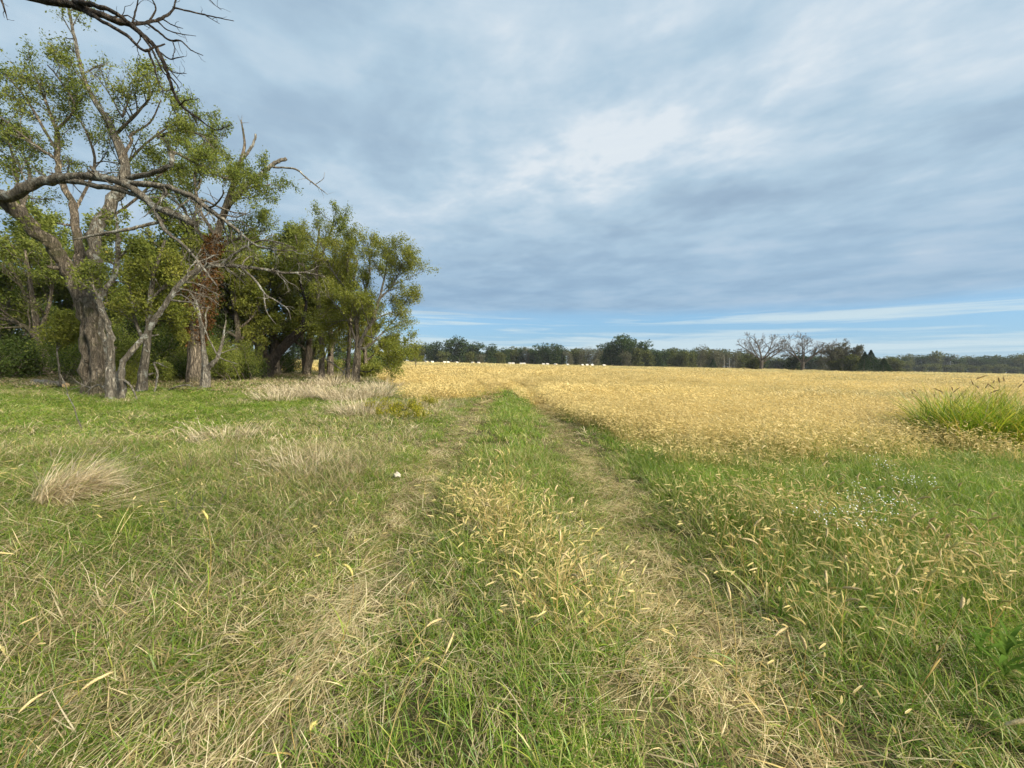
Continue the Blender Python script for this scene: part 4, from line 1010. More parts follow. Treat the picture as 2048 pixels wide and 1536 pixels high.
for u, v, d, k in [(1312, 702, 250, 'oak'), (1325, 703, 255, 'oak'), (1340, 701, 262, 'olive'), (1352, 708, 235, 'olive'), (1368, 706, 232, 'olive'), (1380, 708, 235, 'olive'), (1345, 700, 275, 'oak'), (1362, 702, 270, 'oak'), (1385, 701, 265, 'oak'), (1400, 696, 250, 'grey'),
                   (1412, 702, 255, 'olive'), (1428, 701, 250, 'grey'), (1441, 702, 255, 'grey'), (1452, 706, 260, 'grey'), (1465, 705, 250, 'grey'), (1480, 712, 255, 'olive'), (1496, 716, 280, 'olive'), (1514, 717, 300, 'oak'), (1548, 722, 300, 'oak'), (1562, 720, 300, 'olive'), (1500, 708, 240, 'olive')]:
    far_tree(k, u, d, hpx(v, u, d), None, {'oak': 'dark green tree ', 'olive': 'yellow-olive bushy tree ', 'grey': 'thin grey-leaved tree '}[k]+WD)
WE = 'behind the bare trees and the cedar'
for u, v, d, k in [(1580, 718, 300, 'oak'), (1600, 719, 300, 'olive'), (1620, 716, 300, 'oak'), (1640, 716, 290, 'olive'), (1655, 712, 260, 'grey'), (1675, 708, 230, 'olive'), (1690, 702, 220, 'grey'), (1702, 712, 215, 'olive'), (1790, 719, 215, 'olive'), (1776, 716, 240, 'olive')]:
    far_tree(k, u, d, hpx(v, u, d), None, {'oak': 'dark green tree ', 'olive': 'olive bushy tree ', 'grey': 'sparse grey tree '}[k]+WE)
WF = 'in the distant wood across the open field'
u = 1795; i = 0
while u < 2330:
    d = 375+RNG.uniform(-15, 25); v = 716+0.02*(u-1900)+RNG.uniform(-5, 3)
    if 1850 < u < 1875: v -= 4
    if u > 1985: v -= 3
    k = ('oak', 'olive', 'oak', 'grey', 'oak')[i % 5]
    far_tree(k, u, d, hpx(v, u, d), 11+RNG.uniform(0, 4), {'oak': 'dark green tree ', 'olive': 'olive tree ', 'grey': 'greyish tree '}[k]+WF); u += RNG.uniform(9, 14); i += 1
for q in range(10):
    u = 1815+q*26+RNG.uniform(-5, 5); far_tree('olive', u, 355, RNG.uniform(6, 9), 11, 'low olive bush tree '+WF)
WG = 'in the wood seen behind the copse'
for q in range(26):
    u = -420+q*48+RNG.uniform(-12, 12); d = 200+RNG.uniform(-10, 30); k = ('oak', 'olive', 'oak')[q % 3]
    far_tree(k, u, d, RNG.uniform(10, 14), 14, {'oak': 'dark green tree ', 'olive': 'olive tree '}[k]+WG)

# --- bare spreading trees in the field
def bare_tree(name, label, u, d, h, w, seed, leafn=0, lean=0, n1=7):
    T = Tree(seed); rng = T.rng; org = base_at(u, d); root = empty(name, org, label, 'tree')
    g = Geo(); tr = T.wander(np.array([0, 0, -.2]), np.array([lean, 0, 1.]), h*.30, 4, .2, .05); rr = np.linspace(.045*h, .034*h, len(tr))
    tube(g, tr, rr, 10, True, .05); obj('trunk', g.mesh('trunk', M['bark_far'], True), root)
    for i in range(n1):
        th = i*2.4+rng.random()*.8; sp = .35+.65*((i*37) % n1)/n1
        c = T.wander(tr[-1-(i % 2)], np.array([math.cos(th)*sp*w/h*1.5, math.sin(th)*sp*w/h*1.5, 1.0]), h*rng.uniform(.62, .78), 6, .02, .10)
        r_ = np.linspace(.020*h, .004*h, len(c)); g = Geo(); tube(g, c, r_, 7, True, .03); obj('limb', g.mesh('limb', M['bark_far'], True), root)
        T.sprout(c, r_, 9, h*.32, 2, .25, .12, droop=.12, leaf=leafn, fork=5, wob=.16, rmin=.04, jit=.25, spread=.85)
    finish_tree(root, (0, 0, 0), T, M['bark_far'], M['leaf_grey'], .35)
    return root
bare_tree('bare_spreading_tree', 'widest leafless spreading tree with dark trunk standing alone in the field', 1521, 150, 15.4, 16, 901)
bare_tree('bare_spreading_tree', 'paler leafless tree with fine upswept limbs beside the dark round shrub', 1603, 152, 14.8, 16, 902)
bare_tree('thinning_field_tree', 'thin tree with few grey leaves between the bare trees and the cedar', 1662, 155, 11.8, 9, 903, 3, n1=5)
bare_tree('thinning_field_tree', 'greenish half-bare tree right beside the dark cedar', 1690, 150, 10.8, 10, 904, 9, n1=6)
far_tree('oak', 1582, 156, 6.6, 7.5, 'dark round shrub between the two leafless field trees', 'field trees')
far_tree('olive', 1700, 146, 6.0, 6.5, 'olive shrub at the foot of the cedar', 'field trees')
far_tree('olive', 1668, 150, 5.0, 6.0, 'olive shrub under the thin field tree', 'field trees')
far_tree('olive', 1505, 156, 4.8, 8.0, 'low olive scrub under the widest leafless tree', 'field trees')
def cedar(u, d, h, w, label, seed, name='cedar_tree'):
    T = Tree(seed); rng = T.rng; org = base_at(u, d); root = empty(name, org, label, 'tree')
    g = Geo(); tube(g, np.array([[0, 0, -.1], [0, 0, h*.5], [0, 0, h*.97]]), [.18, .1, .03], 7); obj('trunk', g.mesh('trunk', M['bark_far'], True), root)
    n = 6500; tz = rng.random(n)**.8; th = rng.random(n)*6.28
    env = w*.5*(1-tz**1.25)*(.72+.45*vnoise(th*1.6, tz*7, seed))
    r = env*np.sqrt(rng.uniform(.25, 1, n))
    p = np.stack([r*np.cos(th), r*np.sin(th), .15+tz*h*.97+r*.18], 1)
    o = obj('crown', T.leaves(M['leaf_cedar'], .30, pts=p, droop=-.4, ratio=.35), root); o['kind'] = 'stuff'
cedar(1738, 140, 8.6, 7.5, 'dark cone-shaped cedar at the end of the field trees', 911)
cedar(1726, 138, 7.8, 6.0, 'narrower dark cedar pressed against the cone-shaped one', 912)
cedar(1765, 139, 5.6, 6.0, 'short bushy cedar at the foot of the cone-shaped one', 913)
cedar(1424, 225, 6.0, 5.2, 'small dark pointed cedar alone before the grey trees', 914)
cedar(1318, 220, 4.6, 6.0, 'low dark cedar beside the tall clump', 915)
for u, h, lab in ((1447, 8.0, 'taller pale dead trunk standing before the grey trees'), (1457, 5.2, 'shorter pale dead trunk standing before the grey trees')):
    T = Tree(int(u)); org = base_at(u, 205); r = empty('dead_tree', org, lab, 'dead tree'); g = Geo()
    c = T.wander(np.array([0, 0, -.1]), np.array([0, 0, 1.]), h, 5, .1, .03); tube(g, c, np.linspace(.22, .1, len(c)), 7, True, .05); obj('trunk', g.mesh('trunk', M['bark_pale'], True), r)
    T.sprout(c, np.linspace(.2, .1, len(c)), 5, 1.2, 0, .5, .2, leaf=0); finish_tree(r, (0, 0, 0), T, M['bark_pale'], None)

# ------------------------------------------------------------------ wrapped bales
def bales():
    wrap = plain_mat('bale_wrap', (0.40, 0.37, 0.32), (0.52, 0.49, 0.43), 2.0, .5, .15)
    hay = plain_mat('bale_hay', (0.34, 0.27, 0.15), (0.5, 0.41, 0.25), 9.0, .9, .5)
    R_, L_ = .78, 1.5; n = 28
    prof = [(-.5, .93), (-.47, .985), (-.3, 1.0), (0, .985), (.3, 1.0), (.47, .985), (.5, .93)]
    ang = np.arange(n)/n*2*np.pi; V = []
    for a, r in prof:
        sag = 1-.05*(np.sin(ang) < -.7)
        V.append(np.stack([np.full(n, a*L_), np.cos(ang)*r*R_, np.sin(ang)*r*R_*sag+R_*.95], 1))
    g = Geo(); V = np.concatenate(V)
    i, j = np.meshgrid(np.arange(len(prof)-1), np.arange(n), indexing='ij'); i = i.ravel(); j = j.ravel(); k = (j+1) % n
    g.add(V, np.stack([i*n+j, i*n+k, (i+1)*n+k, (i+1)*n+j], 1)); wm = g.mesh('wrap', wrap, True)
    def end(sx):
        g = Geo(); rows = []
        for rr, off in ((.93, .0), (.6, .015), (.3, .005)): rows.append(np.stack([np.full(n, sx*(L_*.5+off)), np.cos(ang)*rr*R_, np.sin(ang)*rr*R_+R_*.95], 1))
        V = np.concatenate(rows+[np.array([[sx*(L_*.5+.02), 0, R_*.95]])]); Q = [(a*n+q, a*n+(q+1) % n, (a+1)*n+(q+1) % n, (a+1)*n+q) for a in range(2) for q in range(n)]
        g.add(V, Q, [(2*n+q, 2*n+(q+1) % n, 3*n) for q in range(n)]); return g.mesh('end_face', hay, True)
    e1, e2 = end(-1), end(1)
    U = [(778, 150), (788, 185), (804, 205), (853, 205), (864, 200), (888.5, 195), (895, 197), (913, 205), (945, 205), (957, 205), (1019, 200), (1025.5, 201), (1041.5, 200), (1047.5, 201), (1086, 200), (1094, 200), (1110.5, 198), (1134, 212), (1163, 200), (1172.6, 206), (1182.6, 200), (1206.8, 198)]
    where = ['nearest the outer edge of the copse', 'next to the bale at the copse edge', 'standing off from the copse edge']
    root = None
    for q, (u, d) in enumerate(U):
        loc = base_at(u, d); rz = RNG.uniform(-.7, .7)
        near = any(abs(u-w) < 8 and u != w for w, _ in U)
        lab = f'white wrapped round bale {where[q]}' if q < 3 else ('white wrapped round bale touching its neighbour in the row before the woods' if near else 'white wrapped round bale lying by itself in the row before the woods')
        if root is None:
            root = empty('hay_bale', loc, lab, 'hay bale', 'bales in the far field', rz)
            obj('wrap', wm, root); obj('end_face', e1, root); obj('end_face', e2, root)
        else: copy_thing(root, loc, rz, (1, 1, RNG.uniform(.92, 1.04)), lab, 'bales in the far field')
bales()

# ------------------------------------------------------------------ shed among the trees
def shed():
    c = base_at(335, 29.5); th = math.atan2(-c[0], c[1])
    root = empty('shed', c, 'grey weathered board shed with small dark window, half hidden in the copse', 'shed', rotz=th)
    bd = plain_mat('weathered_boards', (0.04, 0.044, 0.04), (0.10, 0.105, 0.098), 3.0, .85, .3, (1.5, 1, 14)); dk = plain_mat('shed_interior_shade', (.02, .018, .016), (.035, .03, .025))  # near-black dk colour paints the shade inside the closed shed
    rf = plain_mat('rusty_roof_sheet', (.05, .042, .036), (.09, .08, .07), 2.5, .7)
    W, D, H = 4.0, 3.2, 2.4; wx, wz, ww, wh = .35, 1.62, .46, .46
    hb = H/12
    for i in range(12):
        z0, z1 = i*hb+.006-.1*(i == 0), (i+1)*hb-.006
        segs = [(-W/2, W/2)]
        if z1 > wz-wh/2 and z0 < wz+wh/2: segs = [(-W/2, wx-ww/2), (wx+ww/2, W/2)]
        for a, b in segs:
            g = Geo(); yo = RNG.uniform(0, .012); box(g, (a, -yo, z0), (b, .03-yo, z1)); obj('board', g.mesh('board', bd), root)
    for s in (-1, 1):
        g = Geo(); box(g, (s*W/2-.02 if s > 0 else s*W/2-.02, .035, -.1), (s*W/2+.02, D, H)); obj('side_wall', g.mesh('side_wall', bd), root)
    g = Geo(); box(g, (-W/2+.03, D-.04, -.1), (W/2-.03, D, H)); obj('back_wall', g.mesh('back_wall', bd), root)
    g = Geo(); box(g, (-W/2+.03, .6, 0), (W/2-.03, .64, H-.02)); obj('dark_backing', g.mesh('dark_backing', dk), root)  # added dark sheet behind the window, its colour stands in for indoor shade
    fr = obj('window_frame', None, root, (wx, -.02, wz))
    for lo, hi in (((-.28, -.02, -.28), (.28, .05, -.225)), ((-.28, -.02, .225), (.28, .05, .28)), ((-.28, -.018, -.222), (-.225, .05, .222)), ((.225, -.018, -.222), (.28, .05, .222))):
        g = Geo(); box(g, lo, hi); obj('frame_bar', g.mesh('frame_bar', bd), fr)
    for s in (0, 1):
        g = Geo(); y0, y1 = (-.35, D/2) if s == 0 else (D+.35, D/2); z0, z1 = H+.0, H+.95
        g.add([(-W/2-.25, y0, z0), (W/2+.25, y0, z0), (W/2+.25, y1, z1), (-W/2-.25, y1, z1), (-W/2-.25, y0, z0+.06), (W/2+.25, y0, z0+.06), (W/2+.25, y1, z1+.06), (-W/2-.25, y1, z1+.06)],
              [(0, 3, 2, 1), (4, 5, 6, 7), (0, 1, 5, 4), (1, 2, 6, 5), (2, 3, 7, 6), (3, 0, 4, 7)]); obj('roof_sheet', g.mesh('roof_sheet', rf), root)
shed()

# ------------------------------------------------------------------ stump, log, fallen wood
def stump():
    d = 13.4; org = base_at(228, d)
    root = empty('tree_stump', org, 'pale broken stump at the foot of the largest tree', 'stump')
    rng = np.random.default_rng(5); n = 18; ang = np.arange(n)/n*6.283; g = Geo(); V = []
    jag = rng.uniform(-.06, .16, n)+.12*(np.sin(ang*2+1) > .3)
    for z, r in ((-.1, .27), (.1, .23), (.35, .205), (.6, .2), (.95, .195)):
        rr = r*(1+.07*np.sin(ang*5+z)+rng.normal(0, .02, n)); V.append(np.stack([np.cos(ang)*rr, np.sin(ang)*rr, np.full(n, z)+(jag if z > .9 else 0)], 1))
    V.append(np.stack([np.cos(ang)*.12, np.sin(ang)*.12, .8+jag*.3], 1)); V = np.concatenate(V+[np.array([[0, 0, .72]])])
    Q = [(a*n+q, a*n+(q+1) % n, (a+1)*n+(q+1) % n, (a+1)*n+q) for a in range(5) for q in range(n)]
    g.add(V, Q, [(5*n+q, 5*n+(q+1) % n, 6*n) for q in range(n)]); obj('trunk', g.mesh('trunk', M['bark_pale'], False), root)
    T = Tree(92); T.sprout(np.array([[.1, -.1, 0], [.2, -.15, .5]]), [.03, .02], 4, .9, 0, .1, .4, leaf=0); finish_tree(root, (0, 0, 0), T, M['bark_pale'], None)
stump()
def log(name, label, a, b, r0, r1, bark, cut=(.42, .30, .17)):
    a = np.array(a, float); b = np.array(b, float); T = Tree(int(abs(a[0])*7)); org = a.copy(); root = empty(name, org, label, 'log')
    t = np.linspace(0, 1, 7)[:, None]; pts = a+(b-a)*t+T.rng.normal(0, .015, (7, 3)); rad = np.linspace(r0, r1, 7)
    g = Geo(); tube(g, pts, rad, 10, False, .05); obj('trunk', g.mesh('trunk', M[bark], True, org), root)
    for e, r, s in ((0, r0, -1), (6, r1, 1)):
        dr = unit(b-a)*s; q = unit(np.cross(dr, [0, 0, 1])); w = np.cross(dr, q); ang = np.arange(10)/10*6.283
        ring = pts[e]+(np.cos(ang)[:, None]*q+np.sin(ang)[:, None]*w)*r*1.0+dr*.004
        g = Geo(); g.add(np.vstack([ring, pts[e]+dr*.012]), None, [(k, (k+1) % 10, 10) for k in range(10)]); obj('cut_end', g.mesh('cut_end', plain_mat('cut_wood', cut, tuple(c*.7 for c in cut), 14), False, org), root)
    return root
la = P(70, 764, 18.5); lb = P(132, 783, 17.5)
log('fallen_log', 'short peeled log propped on the ground beside the large furrowed trunk', la, (lb[0], lb[1], .1), .17, .13, 'bark_pale')
def deadwood(name, label, rows, d, n=4, L=.5, seed=3):
    org = P(rows[0][0], rows[0][1], d); root = empty(name, org, label, 'branch'); T = Tree(seed)
    q = add_limb(root, org, rows, d, M['bark_pale'], 'limb', 7); T.sprout(q[0], q[1], n, L, 1, .2, .1, leaf=0, fork=2, wob=.3); finish_tree(root, org, T, M['bark_pale'], None)
deadwood('fallen_branch', 'bleached fallen branch caught between the two slim trunks by the field', [(652, 640, .03), (660, 680, .04), (650, 715, .05), (668, 728, .05), (685, 742, .04), (692, 752, .02)], 26.5, seed=93)
deadwood('fallen_branch', 'crooked grey branch lying in the dry grass at the round-crowned tree', [(655, 770, .02), (672, 758, .035), (686, 750, .04), (690, 738, .04), (704, 737, .03)], 25.2, seed=94)
deadwood('fallen_branch', 'curved grey branch standing on its end before the shed', [(305, 795, .02), (312, 770, .035), (315, 745, .035), (309, 725, .03), (335, 735, .012)], 16.0, 3, .4, 95)
deadwood('fallen_branch', 'thin tangle of dead branches lying between stump and largest trunk', [(225, 795, .02), (200, 770, .03), (180, 775, .03), (150, 762, .015)], 13.9, 7, .6, 96)
deadwood('fallen_branch', 'long dead branch lying in the grass before the creeper trunk', [(312, 790, .02), (340, 778, .03), (370, 770, .03), (390, 775, .015)], 17.0, 4, .5, 97)

# ------------------------------------------------------------------ tussocks, tall clump, weeds
def tussock(name, label, loc, n, r, L, az, azs, el, curl, w, tone, cat='grass clump', group=None, seed=1, nseg=5, head=.0):
    rng = np.random.default_rng(seed); g = Geo(); loc = np.array([loc[0], loc[1], ground_h(loc[0], loc[1])])
    rad = r*np.sqrt(rng.random(n)); th = rng.random(n)*6.283
    base = np.stack([rad*np.cos(th), rad*np.sin(th), np.zeros(n)], 1)
    a = rng.normal(az, azs, n) if azs < 3 else th+rng.normal(0, .6, n)
    tip = blades(g, base, a, rng.uniform(*el, n), rng.uniform(*L, n), w*rng.uniform(.5, 1.3, n), rng.uniform(*curl, n), nseg, rng=rng)
    if head:
        k = rng.random(n) < head; m = int(k.sum())
        spindle(g, tip[k], a[k], rng.uniform(.2, 1.2, m), rng.uniform(.06, .14, m), np.full(m, w*1.6), .5, rng.random(m), rng)
    me = g.mesh('blades', grass_mat(name+'_blades', tone, ((.36, .31, .22), (.30, .25, .17)), (.98, .96, .98)))
    o = empty(name, loc, label, cat, group); b = obj('blades', me, o); b['kind'] = 'stuff'
    return o
big = tussock('dry_grass_tussock', 'large pale straw tussock combed over to one side in the meadow', G(118, 1012), 1500, .2, (.28, .66), .6, .55, (.75, 1.5), (.3, 2.2), .0062, (.9, .0, 1.6), seed=1001, head=.25)
b = tussock('dry_grass_tussock', 'flattened straw swathe lying at the foot of the large pale tussock', G(185, 1025), 320, .25, (.35, .75), .15, .35, (.05, .45), (.0, .4), .006, (1.1, .12, 1.5), seed=1002)
for i, (u, v, n, L, lab) in enumerate([(590, 788, 420, .8, 'first of the pinkish straw tussocks, before the dark leaning tree'), (640, 795, 380, .7, 'low pinkish straw tussock before the straight trunk'), (690, 800, 460, .9, 'tall pinkish straw tussock at the foot of the round-crowned tree'),
        (745, 795, 420, .8, 'pinkish straw tussock beside the round-crowned tree, towards the field'), (770, 780, 300, .7, 'last pinkish straw tussock before the golden field'), (665, 772, 320, .8, 'pinkish straw tussock behind the crooked grey branch'),
        (720, 830, 380, .7, 'forward pale straw tussock in the meadow before the round-crowned tree'), (560, 800, 260, .6, 'small straw tussock towards the dead pale tree'), (455, 885, 170, .5, 'thin pale upright tussock in the brown meadow'), (625, 950, 150, .45, 'grey stalky tussock beside the wheel track')]):
    q = G(u, v); far = np.hypot(q[0], q[1]); s = max(1, far/7)
    tussock('dry_grass_tussock', lab, q, int(n*1.8), .25+.035*far, (.35*L, L*1.1), 0, 9, (.7, 1.45), (.2, 1.3), .0055*s, (1.02, .0, 1.35), group='dry straw tussocks', seed=1010+i, head=.3)
def tall_clump():
    c = G(1965, 893); c[2] = ground_h(c[0], c[1])
    root = empty('tall_grass_clump', c, 'tall arching bright green grass clump at the edge of the golden field', 'grass clump')
    root.scale = (1.08, 1.08, 1.12)
    rng = np.random.default_rng(1050)
    for nm, n, L, az, azs, el, tone, r, w in (('green_blades', 3200, (.55, 1.4), .25, 1.4, (.75, 1.45), (.04, .9, 1.3), .75, .016), ('outer_blades', 1800, (.5, 1.1), 2.9, 1.0, (.5, 1.25), (.14, .9, 1.25), .85, .014), ('dry_blades', 500, (.3, .8), 4.4, 1.3, (.1, 1.0), (1.0, .2, .55), 1.0, .009)):
        g = Geo(); rad = r*np.sqrt(rng.random(n)); th = rng.random(n)*6.283
        base = np.stack([rad*np.cos(th)*1.25, rad*np.sin(th), np.zeros(n)], 1)
        tip = blades(g, base, rng.normal(az, azs, n), rng.uniform(*el, n), rng.uniform(*L, n), w*rng.uniform(.5, 1.2, n), rng.uniform(.2, 1.2, n), 5, rng=rng)
        o = obj(nm, g.mesh(nm, grass_mat('clump_'+nm, tone, tint=(1.12, 1.05, .6))), root); o['kind'] = 'stuff'
    g = Geo(); n = 26; rad = rng.random(n)*.8; th = rng.random(n)*6.283; base = np.stack([rad*np.cos(th)*1.2, rad*np.sin(th), np.zeros(n)], 1); az = rng.normal(.4, 1.2, n)
    tip = blades(g, base, az, rng.uniform(1.0, 1.4, n), rng.uniform(.9, 1.35, n), np.full(n, .007), rng.uniform(.1, .5, n), 5, rng=rng, taper=.3)
    for q in (0., 1.5): spindle(g, tip, az, rng.uniform(.6, 1.2, n), rng.uniform(.1, .22, n), np.full(n, .02), q, rng.random(n), rng)
    o = obj('flower_stalks', g.mesh('flower_stalks', grass_mat('clump_stalks', (.6, .5, .8), ((.22, .15, .07), (.3, .24, .12)))), root); o['kind'] = 'stuff'
tall_clump()

def stone():
    import bmesh
    p = G(795, 963); p[2] = ground_h(p[0], p[1])
    bm = bmesh.new(); bmesh.ops.create_icosphere(bm, subdivisions=2, radius=.05); r = np.random.default_rng(4)
    for v in bm.verts:
        n = v.co.normalized(); k = 1+.22*math.sin(5*n.x+2*n.y)+.14*math.sin(7*n.y+3*n.z)+r.normal(0, .05)
        v.co = n*.042*k; v.co.z *= .55; v.co.x *= 1.15
    me = bpy.data.meshes.new('stone'); bm.to_mesh(me); bm.free(); me.materials.append(plain_mat('pale_limestone', (.28, .255, .205), (.42, .385, .32), 22, .9, .5))
    o = obj('pale_stone', me, None, p+np.array([0, 0, .075])); o.rotation_euler = (.5, .25, .6); tag(o, 'small angular cream-white stone lying in the grass beside the wheel track', 'stone')
stone()

def leaf_mesh(name, L, w, bend, mat, seed):
    rng = np.random.default_rng(seed); n = 6; V = []
    for i in range(n+1):
        t = i/n; ww = w*.5*math.sin(math.pi*min(1, t*.93+.07))**.8; x = L*t; z = bend*L*(t-t*t*1.5)
        V += [(x, -ww, z+.18*ww), (x, 0, z-.02*w), (x, ww, z+.18*ww)]
    Q = [(3*i+k, 3*i+k+1, 3*i+k+4, 3*i+k+3) for i in range(n) for k in (0, 1)]
    return mk_mesh(name, V, Q, None, {'bl': rng.uniform(.3, .8)*np.ones(len(V))}, mat, True)
def weed(loc, label, seed, n=11, s=1.0):
    rng = np.random.default_rng(seed); loc = np.array([loc[0], loc[1], ground_h(loc[0], loc[1])+.02])
    root = empty('broadleaf_weed', loc, label, 'weed', 'broadleaf weeds')
    me = [leaf_mesh('leaf', .19*s, .024*s, .35, M['leaf_weed'], seed+k) for k in range(3)]
    for i in range(n):
        o = obj('leaf', me[i % 3], root, (0, 0, .01*i*s)); o.rotation_euler = (rng.normal(0, .2), -rng.uniform(.3, 1.2), i*2.4+rng.normal(0, .3)); o.scale = (rng.uniform(.7, 1.2),)*3
M['leaf_weed'] = leaf_mat('weed_leaves', (.055, .11, .018), (.095, .17, .028), (.14, .21, .04), .4)
weed(G(2005, 1385), 'broad-leaved green weed in the rut bank, largest of its kind', 1101, 34, .8); weed(G(1960, 1335), 'smaller broad-leaved weed next to the largest one', 1102, 22, .6); weed(G(1560, 1235), 'broad-leaved weed under the foxtails beside the straw', 1103, 10, .55)

def flowers():
    white = plain_mat('white_petals', (.72, .72, .70), (.85, .85, .83), 40, .7, 0); stemm = grass_mat('aster_stems', (.25, .4, .8))
    metas = []
    for v in range(3):
        rng = np.random.default_rng(1200+v); g = Geo(); n = 9; az = rng.random(n)*6.28; base = np.stack([rng.normal(0, .02, n), rng.normal(0, .02, n), np.zeros(n)], 1)
        tip = blades(g, base, az, rng.uniform(.9, 1.45, n), rng.uniform(.22, .36, n), np.full(n, .004), rng.uniform(.1, .5, n), 4, rng=rng, taper=.3)
        k = rng.integers(0, n, 40); pts = tip[k]+rng.normal(0, .028, (40, 3))
        blades(g, tip[k]-np.array([0, 0, .05]), rng.random(40)*6.28, rng.uniform(.6, 1.4, 40), rng.uniform(.03, .07, 40), np.full(40, .003), rng.uniform(0, .5, 40), 2, rng=rng)
        f = Geo()
        for p in pts:
            m = 6; a = np.arange(m)/m*6.283+rng.random(); r = rng.uniform(.004, .0068); t = rng.normal(0, .35, 2)
            ring = np.stack([np.cos(a)*r, np.sin(a)*r, .003+np.cos(a)*r*t[0]+np.sin(a)*r*t[1]], 1)
            f.add(np.vstack([p+ring, p]), None, [(j, (j+1) % m, m) for j in range(m)])
        metas.append((g.mesh('stems', stemm), f.mesh('flowers', white)))
    rng = np.random.default_rng(1210)
    for i in range(15):
        c = (1740, 1035, 70, 30) if i < 11 else (1690, 872, 40, 6)
        q = G(rng.normal(c[0], c[2]), rng.normal(c[1], c[3])); q[2] = ground_h(q[0], q[1])
        r = empty('white_aster', q, 'small white-flowered weed in the green strip beside the foxtails' if i < 11 else 'small white-flowered weed at the edge of the golden field', 'wildflower', 'white wildflowers', rng.random()*6.28)
        a, b = metas[i % 3]; s = obj('stems', a, r); s['kind'] = 'stuff'; s = obj('flowers', b, r); s['kind'] = 'stuff'
flowers()

def goldenrod():
    M['leaf_gold'] = leaf_mat('goldenrod_leaves', (.13, .15, .02), (.26, .25, .03), (.42, .36, .05), .4)
    rng = np.random.default_rng(1300); pr = None
    for i in range(9):
        u, v = ((790, 832), (765, 838), (815, 828), (840, 845), (775, 822), (800, 845), (752, 828), (860, 815), (830, 832))[i]
        q = G(u, v); q[2] = ground_h(q[0], q[1]); lab = 'yellow-green flowering weed in the brown meadow apart from the others' if i in () else 'yellow-green flowering weed in the patch before the pinkish tussocks'
        if pr is None:
            T = Tree(1301); pr = empty('goldenrod_plant', q, lab, 'weed', 'yellow flowering weeds')
            for k in range(9):
                a = rng.random()*6.28; c = T.wander(np.array([rng.normal(0, .08), rng.normal(0, .08), 0]), np.array([math.cos(a)*.4, math.sin(a)*.4, 1]), rng.uniform(.25, .45), 4, 0, .1); rr = np.full(len(c), .004); tube(T.twig, c, rr, 3, False)
                T.sprout(c, rr, 7, .1, 0, .3, .2, leaf=12, jit=.025, rmin=.003)
            o = obj('stems', T.twig.mesh('stems', M['leaf_weed'], True), pr); o['kind'] = 'stuff'; o = obj('foliage', T.leaves(M['leaf_gold'], .035), pr); o['kind'] = 'stuff'
        else: copy_thing(pr, q, rng.random()*6.28, (rng.uniform(.8, 1.2),)*3, lab)
goldenrod()

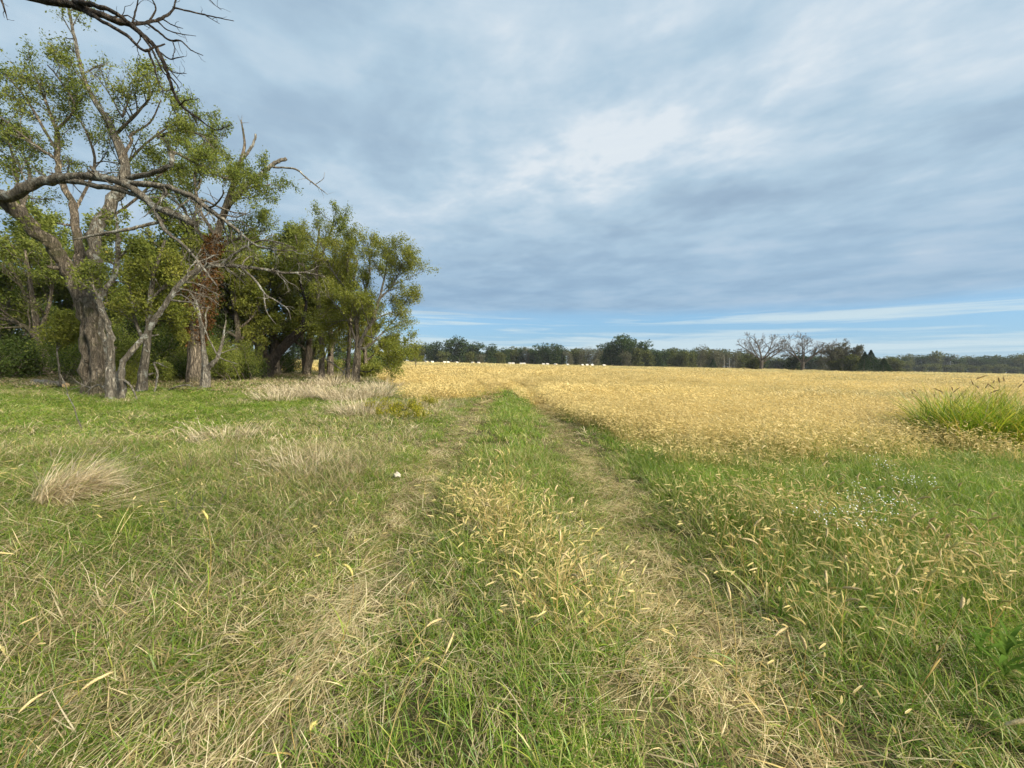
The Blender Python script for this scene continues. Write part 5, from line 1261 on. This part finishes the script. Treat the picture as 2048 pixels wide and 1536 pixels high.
# ------------------------------------------------------------------ single foxtail stems near the viewpoint
def foxtails():
    stem_m = grass_mat('foxtail_stem', (.55, .9, 1.1)); hm = []
    for nm, c1, c2 in (('tan', (.36, .28, .13), (.56, .45, .24)), ('yellow', (.36, .31, .09), (.54, .46, .17)), ('green', (.24, .25, .07), (.42, .40, .14))): hm.append(plain_mat('seed_head_'+nm, c1, c2, 160, .8, .4))
    var = []
    for v in range(12):
        rng = np.random.default_rng(1400+v); g = Geo(); H = rng.uniform(.30, .54)
        bend = rng.uniform(.25, .9); t = np.linspace(0, 1, 7); az = rng.random()*6.28
        x = H*.35*bend*t**2; z = H*(t-.18*bend*t**3); pts = np.stack([x*math.cos(az), x*math.sin(az), z], 1)
        tube(g, pts, np.linspace(.0017, .0009, 7), 4, False); n0 = g.n; g.A = {}
        gg = Geo(); gg.add(g.V[0], g.Q[0], None, bl=np.full(n0, rng.random()*.5), tt=np.linspace(0, .5, n0), kind=np.zeros(n0))
        k = 3; b = pts[[0, 1, 2]]+0; blades(gg, b, rng.random(k)*6.28, rng.uniform(.7, 1.3, k), rng.uniform(.1, .22, k), np.full(k, .006), rng.uniform(.4, 1.6, k), 4, rng=rng)
        d = unit(pts[-1]-pts[-2]); L = rng.uniform(.05, .095); m = 8; hp = [pts[-1]]; dz = rng.uniform(.05, .28)
        for q in range(m): d = unit(d+np.array([math.cos(az)*.05, math.sin(az)*.05, -dz*.5])); hp.append(hp[-1]+d*L/m)
        hp = np.array(hp); tt = np.linspace(0, 1, m+1); rad = .0058*np.sin(np.pi*np.clip(tt*.88+.1, 0, 1))**.6
        h = Geo(); tube(h, hp, rad, 7, True, .1, rng)
        nb = 90; f = rng.random(nb)*(m-1); a = f.astype(int); p = hp[a]+(hp[a+1]-hp[a])*(f-a)[:, None]; tn = hp[a+1]-hp[a]; tn /= np.linalg.norm(tn, axis=1)[:, None]
        o = np.cross(tn, rng.normal(0, 1, (nb, 3))); o /= np.linalg.norm(o, axis=1)[:, None]; e = p+(o*.8+tn*.9)*rng.uniform(.010, .016, (nb, 1)); s = np.cross(o, tn)*.0007
        h.add(np.stack([p+o*.003-s, p+o*.003+s, e], 1).reshape(-1, 3), None, (np.arange(nb)*3)[:, None]+np.arange(3)[None])
        var.append((gg.mesh('stem', stem_m), h.mesh('seed_head', hm[(0, 0, 1, 0, 2, 1, 0, 0, 1, 2, 0, 1)[v]], False)))
    rng = np.random.default_rng(1450); spots = []
    while len(spots) < 90:
        y = rng.uniform(2.0, 4.4); x = -.36+.40*(4.2-y)+rng.normal(0, .2)
        if True: spots.append((x, y, 'ripe foxtail stem with nodding seed head in the clump between the wheel tracks', 'foxtails between the tracks'))
    while len(spots) < 250:
        x, y = rng.uniform(1.6, 4.2), rng.uniform(1.5, 4.8)
        if x > 1.55+.1*(y-1.5) and rng.random() < math.exp(-((y-3.0)/1.3)**2)*(1.0 if fbm(x*.9, y*.9, 61) > .45 else .35): spots.append((x, y, 'ripe foxtail stem with nodding seed head on the bank beside the straw-filled rut', 'foxtails on the rut bank'))
    while len(spots) < 285:
        x, y = rng.uniform(-1.9, 1.7), rng.uniform(1.1, 2.4); spots.append((x, y, 'single foxtail stem lying over in the worn grass and straw of the track', 'foxtails fallen in the track'))
    for i, (x, y, lab, grp) in enumerate(spots):
        r = empty('foxtail', (x, y, float(ground_h(x, y))), lab, 'foxtail', grp, rng.random()*6.28)
        a, b = var[int(rng.integers(0, 12))]; obj('stem', a, r); obj('seed_head', b, r); s = rng.uniform(.85, 1.3); r.scale = (s, s, s)
        tl = .5 if i < 90 else (.28 if i < 250 else .9); r.rotation_euler = (rng.normal(0, tl*.6), rng.normal(0, tl*.6), rng.random()*6.28)
foxtails()

# dry bare stalks
def stalks():
    rng = np.random.default_rng(1500)
    for i, (u0, v0, u1, v1) in enumerate([(362, 1040, 350, 985), (335, 1055, 318, 998), (372, 1060, 378, 1015), (440, 1030, 442, 985), (392, 1045, 410, 995), (384, 1030, 390, 985), (480, 945, 470, 905), (385, 955, 378, 905), (165, 865, 122, 748)]):
        a = G(u0, v0); a[2] = ground_h(a[0], a[1]); dd = (np.array([a[0], a[1], a[2]])-np.array([0, 0, CAM_H])); dep = -(np.linalg.inv(CMn) @ np.array([*a, 1]))[2]
        b = P(u1, v1, dep); g = Geo(); t = np.linspace(0, 1, 6)[:, None]; pts = a+(b-a)*t+rng.normal(0, .008, (6, 3)); w = .0035 if i < 8 else .012
        tube(g, pts, np.linspace(w, w*.5, 6), 5, True, .1, rng)
        for k in range(3): f = 2+k; c = pts[f]; d = unit(b-a+rng.normal(0, .35, 3)); tube(g, np.array([c, c+d*.06, c+d*.11+np.array([0, 0, .01])]), [w*.5, w*.4, w*.2], 4)
        o = obj('dry_stalk', g.mesh('dry_stalk', M['bark_pale'], True, a), None, a)
        tag(o, 'bleached bare weed stalk standing in the brown meadow near the large tussock' if i < 8 else 'long bare dead stalk leaning in the lawn before the large furrowed trunk', 'stalk', 'bare stalks in the meadow' if i < 8 else None)
stalks()

# ------------------------------------------------------------------ thin haze over the whole place
def haze():
    m, t = new_mat('haze'); out = t.node('ShaderNodeOutputMaterial'); v = t.node('ShaderNodeVolumePrincipled')
    v.inputs['Color'].default_value = (.80, .88, .97, 1); v.inputs['Density'].default_value = .00013
    t.l.new(v.outputs[0], out.inputs['Volume'])
    g = Geo(); box(g, (-620, -60, -1.2), (720, 480, 21)); tag(obj('haze', g.mesh('haze', m)), kind='stuff')
haze()
